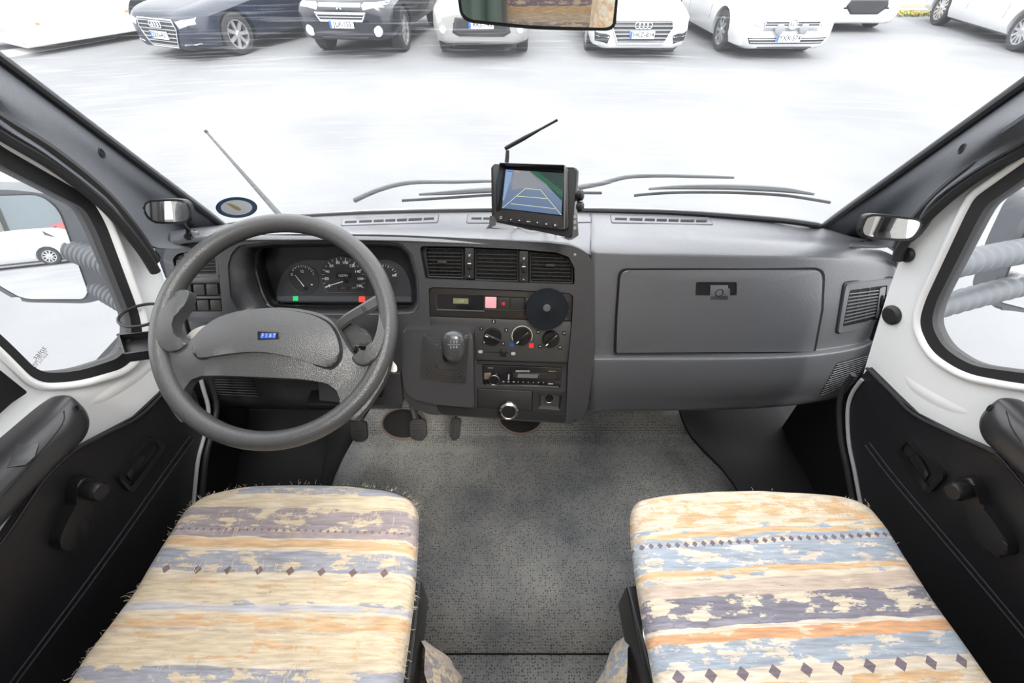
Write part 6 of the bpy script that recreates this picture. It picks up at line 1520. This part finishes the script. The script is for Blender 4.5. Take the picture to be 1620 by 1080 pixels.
car('parked_car', 'silver crossover with round fog lamps partly hidden by the rear view mirror', 'car', (-.58, 9.70), 0, 4.3, 1.62, .88, P_silver, plate=('RRS-745', (0, .56)), clearance=.06,
    grille=[([(-.46, .66), (.46, .66), (.52, .44), (.40, .38), (-.40, .38), (-.52, .44)], 0, M_carblack, None)], lamps=[[(.44, .86), (.80, .92), (.82, .80), (.46, .76)]], fogs=[('round', (.68, .48, .045))], emblem=('diamonds', .78), spokes=5)
car('parked_car', 'white saloon with four chrome rings on a wide slatted grille right of the mirror', 'car', (2.30, 9.75), 0, 4.7, 1.42, .92, P_white, plate=('HKZ-814', (0, .40)),
    grille=[([(-.50, .62), (.50, .62), (.54, .50), (.42, .26), (-.42, .26), (-.54, .50)], 6, M_carblack, M_cchrome)], lamps=[[(.56, .60), (.84, .66), (.84, .56), (.60, .52)]], fogs=[('dark', [(.56, .40), (.84, .44), (.82, .28), (.60, .26)]), ('strip', [(.58, .36), (.82, .38), (.82, .37), (.58, .35)])], emblem=('rings', .54), spokes=10)
def vw_extra(root, on, panel):
    for s in (-1, 1):
        p = on(s * .22, .50, .05); o_ = lathe('driving_lamp', p, (0, -1, 0), [(.05, -.05), (.085, -.03), (.09, 0), (.07, .01), (0, .012)], mat('lamp_cover_grey', (.25, .26, .28), .4), None, 6); o_.parent = root
car('parked_car', 'white estate car with round chrome badge and two extra lamps above its number plate', 'car', (4.92, 9.70), -2, 4.75, 1.46, .92, P_white, plate=('YXX-574', (0, .36)), wagon=True,
    grille=[([(-.50, .62), (.50, .62), (.48, .52), (-.48, .52)], 3, M_carblack, M_cchrome), ([(-.72, .36), (.72, .36), (.66, .27), (-.66, .27)], 2, M_carblack, M_cchrome)], lamps=[[(.50, .62), (.84, .68), (.84, .60), (.54, .52)]], fogs=[], emblem=('roundel', .57), spokes=8, low=[([(-.5, .215), (.5, .215), (.5, .20), (-.5, .20)], M_carblack)], extra=vw_extra)
car('parked_car', 'white car seen from its side, with multi spoke wheels, at the far right', 'car', (10.60, 9.55), 8, 4.8, 1.45, .93, P_white, plate=('', (0, .4)) if False else '', grille=[(hexg, 4, M_carblack, M_cchrome)], lamps=[[(.50, .62), (.84, .66), (.84, .58), (.54, .52)]], emblem=None, spokes=12, WB=2.9)
car('parked_car', 'white car with a dark oval grille parked left of the yellow flowers', 'car', (7.75, 12.3), 0, 4.5, 1.45, .92, P_white, grille=[([(-.40, .62), (.40, .62), (.46, .50), (.30, .36), (-.30, .36), (-.46, .50)], 0, M_carblack, None)], lamps=[[(.55, .66), (.82, .70), (.82, .62), (.58, .58)]], spokes=5)
# white motorhome at the left
vn = thing('motorhome', (-9.3, 11.0, GZ), 'big white van with small orange side lamps parked at the far left', 'van')
yw = R(31); fd = Vector((math.sin(yw), math.cos(yw), 0)); rt = Vector((math.cos(yw), -math.sin(yw), 0))
A_ = P(50, 76, ('z', -.5)); A_.z = 0
def vp(u, v, z): return A_ + fd * u - rt * v + Vector((0, 0, z))
side = [(-.05, -.50), (3.6, -.50), (3.6, 2.3), (-1.2, 2.3), (-.9, .9), (-.35, .15)]
vb = prism('body', [vp(u, 0, z) for u, z in side], -rt * 2.1, mat('motorhome_white', (.84, .85, .86), .3, coat=.4), vn, .03, 3)
for u in (2.35, ):
    lathe('tyre', vp(u, .18, GZ + .34), rt, [(.22, 0), (.34, .02), (.34, .18), (.22, .2)], M_tyre, vn, 30); lathe('wheel_cover', vp(u, .08, GZ + .34), rt, [(.24, 0), (.2, .1), (.08, .12), (0, .12)], M_alloy, vn, 24)
    pts = [vp(u + math.cos(a) * .44, 0, GZ + .34 + math.sin(a) * .44) for a in [math.pi * i / 14 for i in range(15)]]
    prism('wheel_arch', [p + rt * .006 for p in pts], -rt * .02, M_carblack, vn)
for u, z in ((.30, -.16), (1.9, -.14)): prism('side_marker_lamp', [vp(u + a * .035, -.012, z + b2 * .02) for a, b2 in ((-1, -1), (1, -1), (1, 1), (-1, 1))], -rt * .02, mat('orange_lamp', (.8, .25, .12), .4), vn)
box('underbody', vp(1.7, 1.0, -.42), (1.6, 3.2, .16), M_carblack, vn, 0, Matrix.Rotation(-yw, 3, 'Z'))
lathe('tyre', vp(-.2, 1.9, GZ + .34), rt, [(.22, 0), (.34, .02), (.34, .18), (.22, .2)], M_tyre, vn, 30)
# pale ground line and kerb, container, flower strip
M_line = mat('pale_ground_line', (.75, .75, .72), .7)
q = [P(0, 92, ('z', GZ + .012)), P(0, 80, ('z', GZ + .012)), P(185, 54, ('z', GZ + .012)), P(183, 60, ('z', GZ + .012))]
tag(prism('kerb_stone', q, Vector((0, 0, -.012)), M_line), 'pale kerb line on the ground beside the white van', 'kerb')
dk = mat('dark_wall_far', (.05, .055, .06), .7)
tag(box('bin_container', (-2.0, 17.4, GZ + .75), (1.8, 1.2, 1.5), mat('container_green', (.02, .2, .1), .5), None, .05), 'green container standing behind the silver car', 'container')
kb = box('kerb_stone', (13.2, 14.95, GZ + .06), (8, .2, .12), mat('kerb_grey', (.5, .5, .48), .8)); tag(kb, 'long grey kerb behind the row of parked cars', 'kerb')
gv = box('ground_verge', (6, 20.3, GZ + .03), (34, 8, .10), mat('dry_verge', (.42, .40, .30), .9)); tag(gv, 'pale verge behind the kerb', 'verge', kind='structure')
rs = random.Random(4); bm = bmesh.new(); bm2 = bmesh.new()
for i in range(420):
    x = rs.uniform(9.3, 16.5); y = 14.8 - rs.random() * .25; h = rs.uniform(.04, .12); z0 = GZ
    add_tube(bm, [Vector((x, y, z0)), Vector((x + rs.uniform(-.05, .05), y, z0 + h))], .012, 3)
    bmesh.ops.create_icosphere(bm2, subdivisions=1, radius=rs.uniform(.015, .03), matrix=Matrix.Translation((x, y, z0 + h)))
fw_ = bmput('flower_strip', bm2, mat('flower_yellow', (.75, .50, .08), .8), None, 0); tag(fw_, 'strip of yellow flowers along the far kerb', 'flowers', kind='stuff')
st_ = bmput('flower_stems', bm, mat('stem_green', (.15, .25, .05), .8), fw_, 0)
# things behind the van, seen only in the mirrors
car('parked_car', 'white saloon reflected in the driver side door mirror', 'car', (-14.6, -22.0), 90, 4.8, 1.42, .92, P_white, lamps=[[(.50, .62), (.84, .66), (.84, .58), (.54, .52)]], spokes=10, group='cars behind the van')
car('parked_car', 'red car behind the white saloon, reflected in the driver side door mirror', 'car', (-13.8, -25.0), 90, 4.4, 1.6, .9, mat('car_paint_red', (.45, .03, .03), .25, coat=.6), wagon=True, spokes=5, group='cars behind the van')
bl = thing('building', (-14, -31, GZ), 'dark glazed building with concrete columns behind the van, seen in the door mirror', 'building')
box('wall', (-14, -32.2, GZ + 4), (44, 1, 8), mat('building_dark', (.10, .11, .11), .5), bl)
for i in range(9): box('column', (-28 + i * 3.6, -31.4, GZ + 4), (.45, .5, 8), mat('concrete', (.45, .45, .43), .8), bl)
for i in range(8): box('window', (-26.2 + i * 3.6, -31.6, GZ + 3), (2.6, .08, 4.6), mat('building_glass', (.18, .22, .24), .1), bl)
box('green_sign', (-7, -31.2, GZ + 5), (7, .12, 1.2), mat('sign_green', (.05, .5, .12), .5), bl)
# ================================================================== THE REST OF THE VEHICLE (roof and living area behind the camera)
M_head = mat('headliner', (.38, .37, .35), .8)
def hole_slab(name, o, i, vec, m, lab, cat): r_ = ring(name, o, i, vec, m); tag(r_, lab, cat, kind='structure'); return r_
zc = 1.98
hole_slab('ceiling', [Vector(p) for p in ((-1.0, .34, zc), (1.0, .34, zc), (1.0, -2.4, zc), (-1.0, -2.4, zc))], [Vector(p) for p in ((-.50, .20, zc), (.50, .20, zc), (.50, -.80, zc), (-.50, -.80, zc))], Vector((0, 0, .04)), M_head, 'pale ceiling with an opening added to light the seats', 'ceiling')  # unseen opening added so skylight falls on the seats from above
hd = box('wall_header', (0, .38, 1.85), (1.5, .10, .30), M_head); tag(hd, 'pale header above the windscreen', 'header', kind='structure')
for s, nm in ((-1, 'left'), (1, 'right')):
    X = s * 1.0
    o = [Vector(p) for p in ((X, -.35, -.03), (X, -2.4, -.03), (X, -2.4, zc), (X, -.35, zc))]; i = [Vector(p) for p in ((X, -.7, .85), (X, -2.0, .85), (X, -2.0, 1.6), (X, -.7, 1.6))]
    hole_slab('wall_living_' + nm, o, i, Vector((s * .03, 0, 0)), M_head, 'pale living area wall with window on the %s side' % ('driver' if s < 0 else 'passenger'), 'wall')
for s, nm in ((-1, 'left'), (1, 'right')):
    w_ = box('wall_pillar_' + nm, (s * .93, -.12, .97), (.05, .52, 2.0), M_head); tag(w_, 'body pillar behind the %s door' % ('driver' if s < 0 else 'passenger'), 'wall', kind='structure')
    w_ = box('wall_rail_' + nm, (s * .84, .28, 1.62), (.05, .40, .70), M_head); tag(w_, 'roof rail above the %s door window' % ('driver' if s < 0 else 'passenger'), 'wall', kind='structure')
rw = box('wall_rear', (0, -2.42, .97), (2.0, .04, 2.0), M_head); tag(rw, 'rear wall of the living area', 'wall', kind='structure')
flr = box('floor_living', (0, -1.75, -.03), (2.0, 1.3, .03), mat('brown_floor', (.2, .13, .08), .6)); tag(flr, 'brown living area floor', 'floor', kind='structure')
FB = fabric('bench_fabric', [(-.6 + i * .1625 + a, b_, c_, d_) for i in range(7) for a, b_, c_, d_ in ((0, CRM, MAU, .52), (.05, TAN, CRM, .45), (.09, ORG, CRM, .42), (.12, CRM, (.3, .25, .28), .54))][:27], 0, 0, [], 2.2)
be = thing('bench_seat', (.12, -1.6, 0), 'striped fabric bench backrest reflected in the rear view mirror', 'bench')
def rot_obj(o):   # lay the stripes across the backrest: its own axes are turned upright
    return o
bb = box('bench_backrest', (0, 0, 0), (.66, 1.25, .14), FB, None, .05, None, 4); bb.parent = be; bb.location = (.20, 0, 1.1); bb.rotation_euler = (R(82), 0, 0)
bc2 = box('bench_cushion', (0, 0, 0), (.66, .5, .14), FB, None, .05, None, 4); bc2.parent = be; bc2.location = (.20, .28, .45)
box('bench_box', (.32, -1.4, .19), (.62, .45, .36), mat('bench_wood', (.25, .14, .07), .5), be)
def curtain(x0, x1, y, m, lab):
    rows_ = [[Vector((x0 + (x1 - x0) * i / 60, y + .03 * math.sin(i * .9) + .008 * math.sin(i * 2.3), z)) for i in range(61)] for z in (.25, .8, 1.4, 1.93)]
    o = bmput('curtain', grid_mesh(rows_), m, None, 80); o.modifiers.new('t', 'SOLIDIFY').thickness = .003; tag(o, lab, 'curtain'); return o
curtain(-.95, -.03, -1.5, mat('curtain_grey_green', (.16, .21, .18), .9), 'grey green curtain reflected at the driver side of the rear view mirror')
curtain(.68, .95, -1.35, mat('curtain_brown', (.25, .14, .08), .9), 'brown curtain reflected at the passenger side of the rear view mirror')
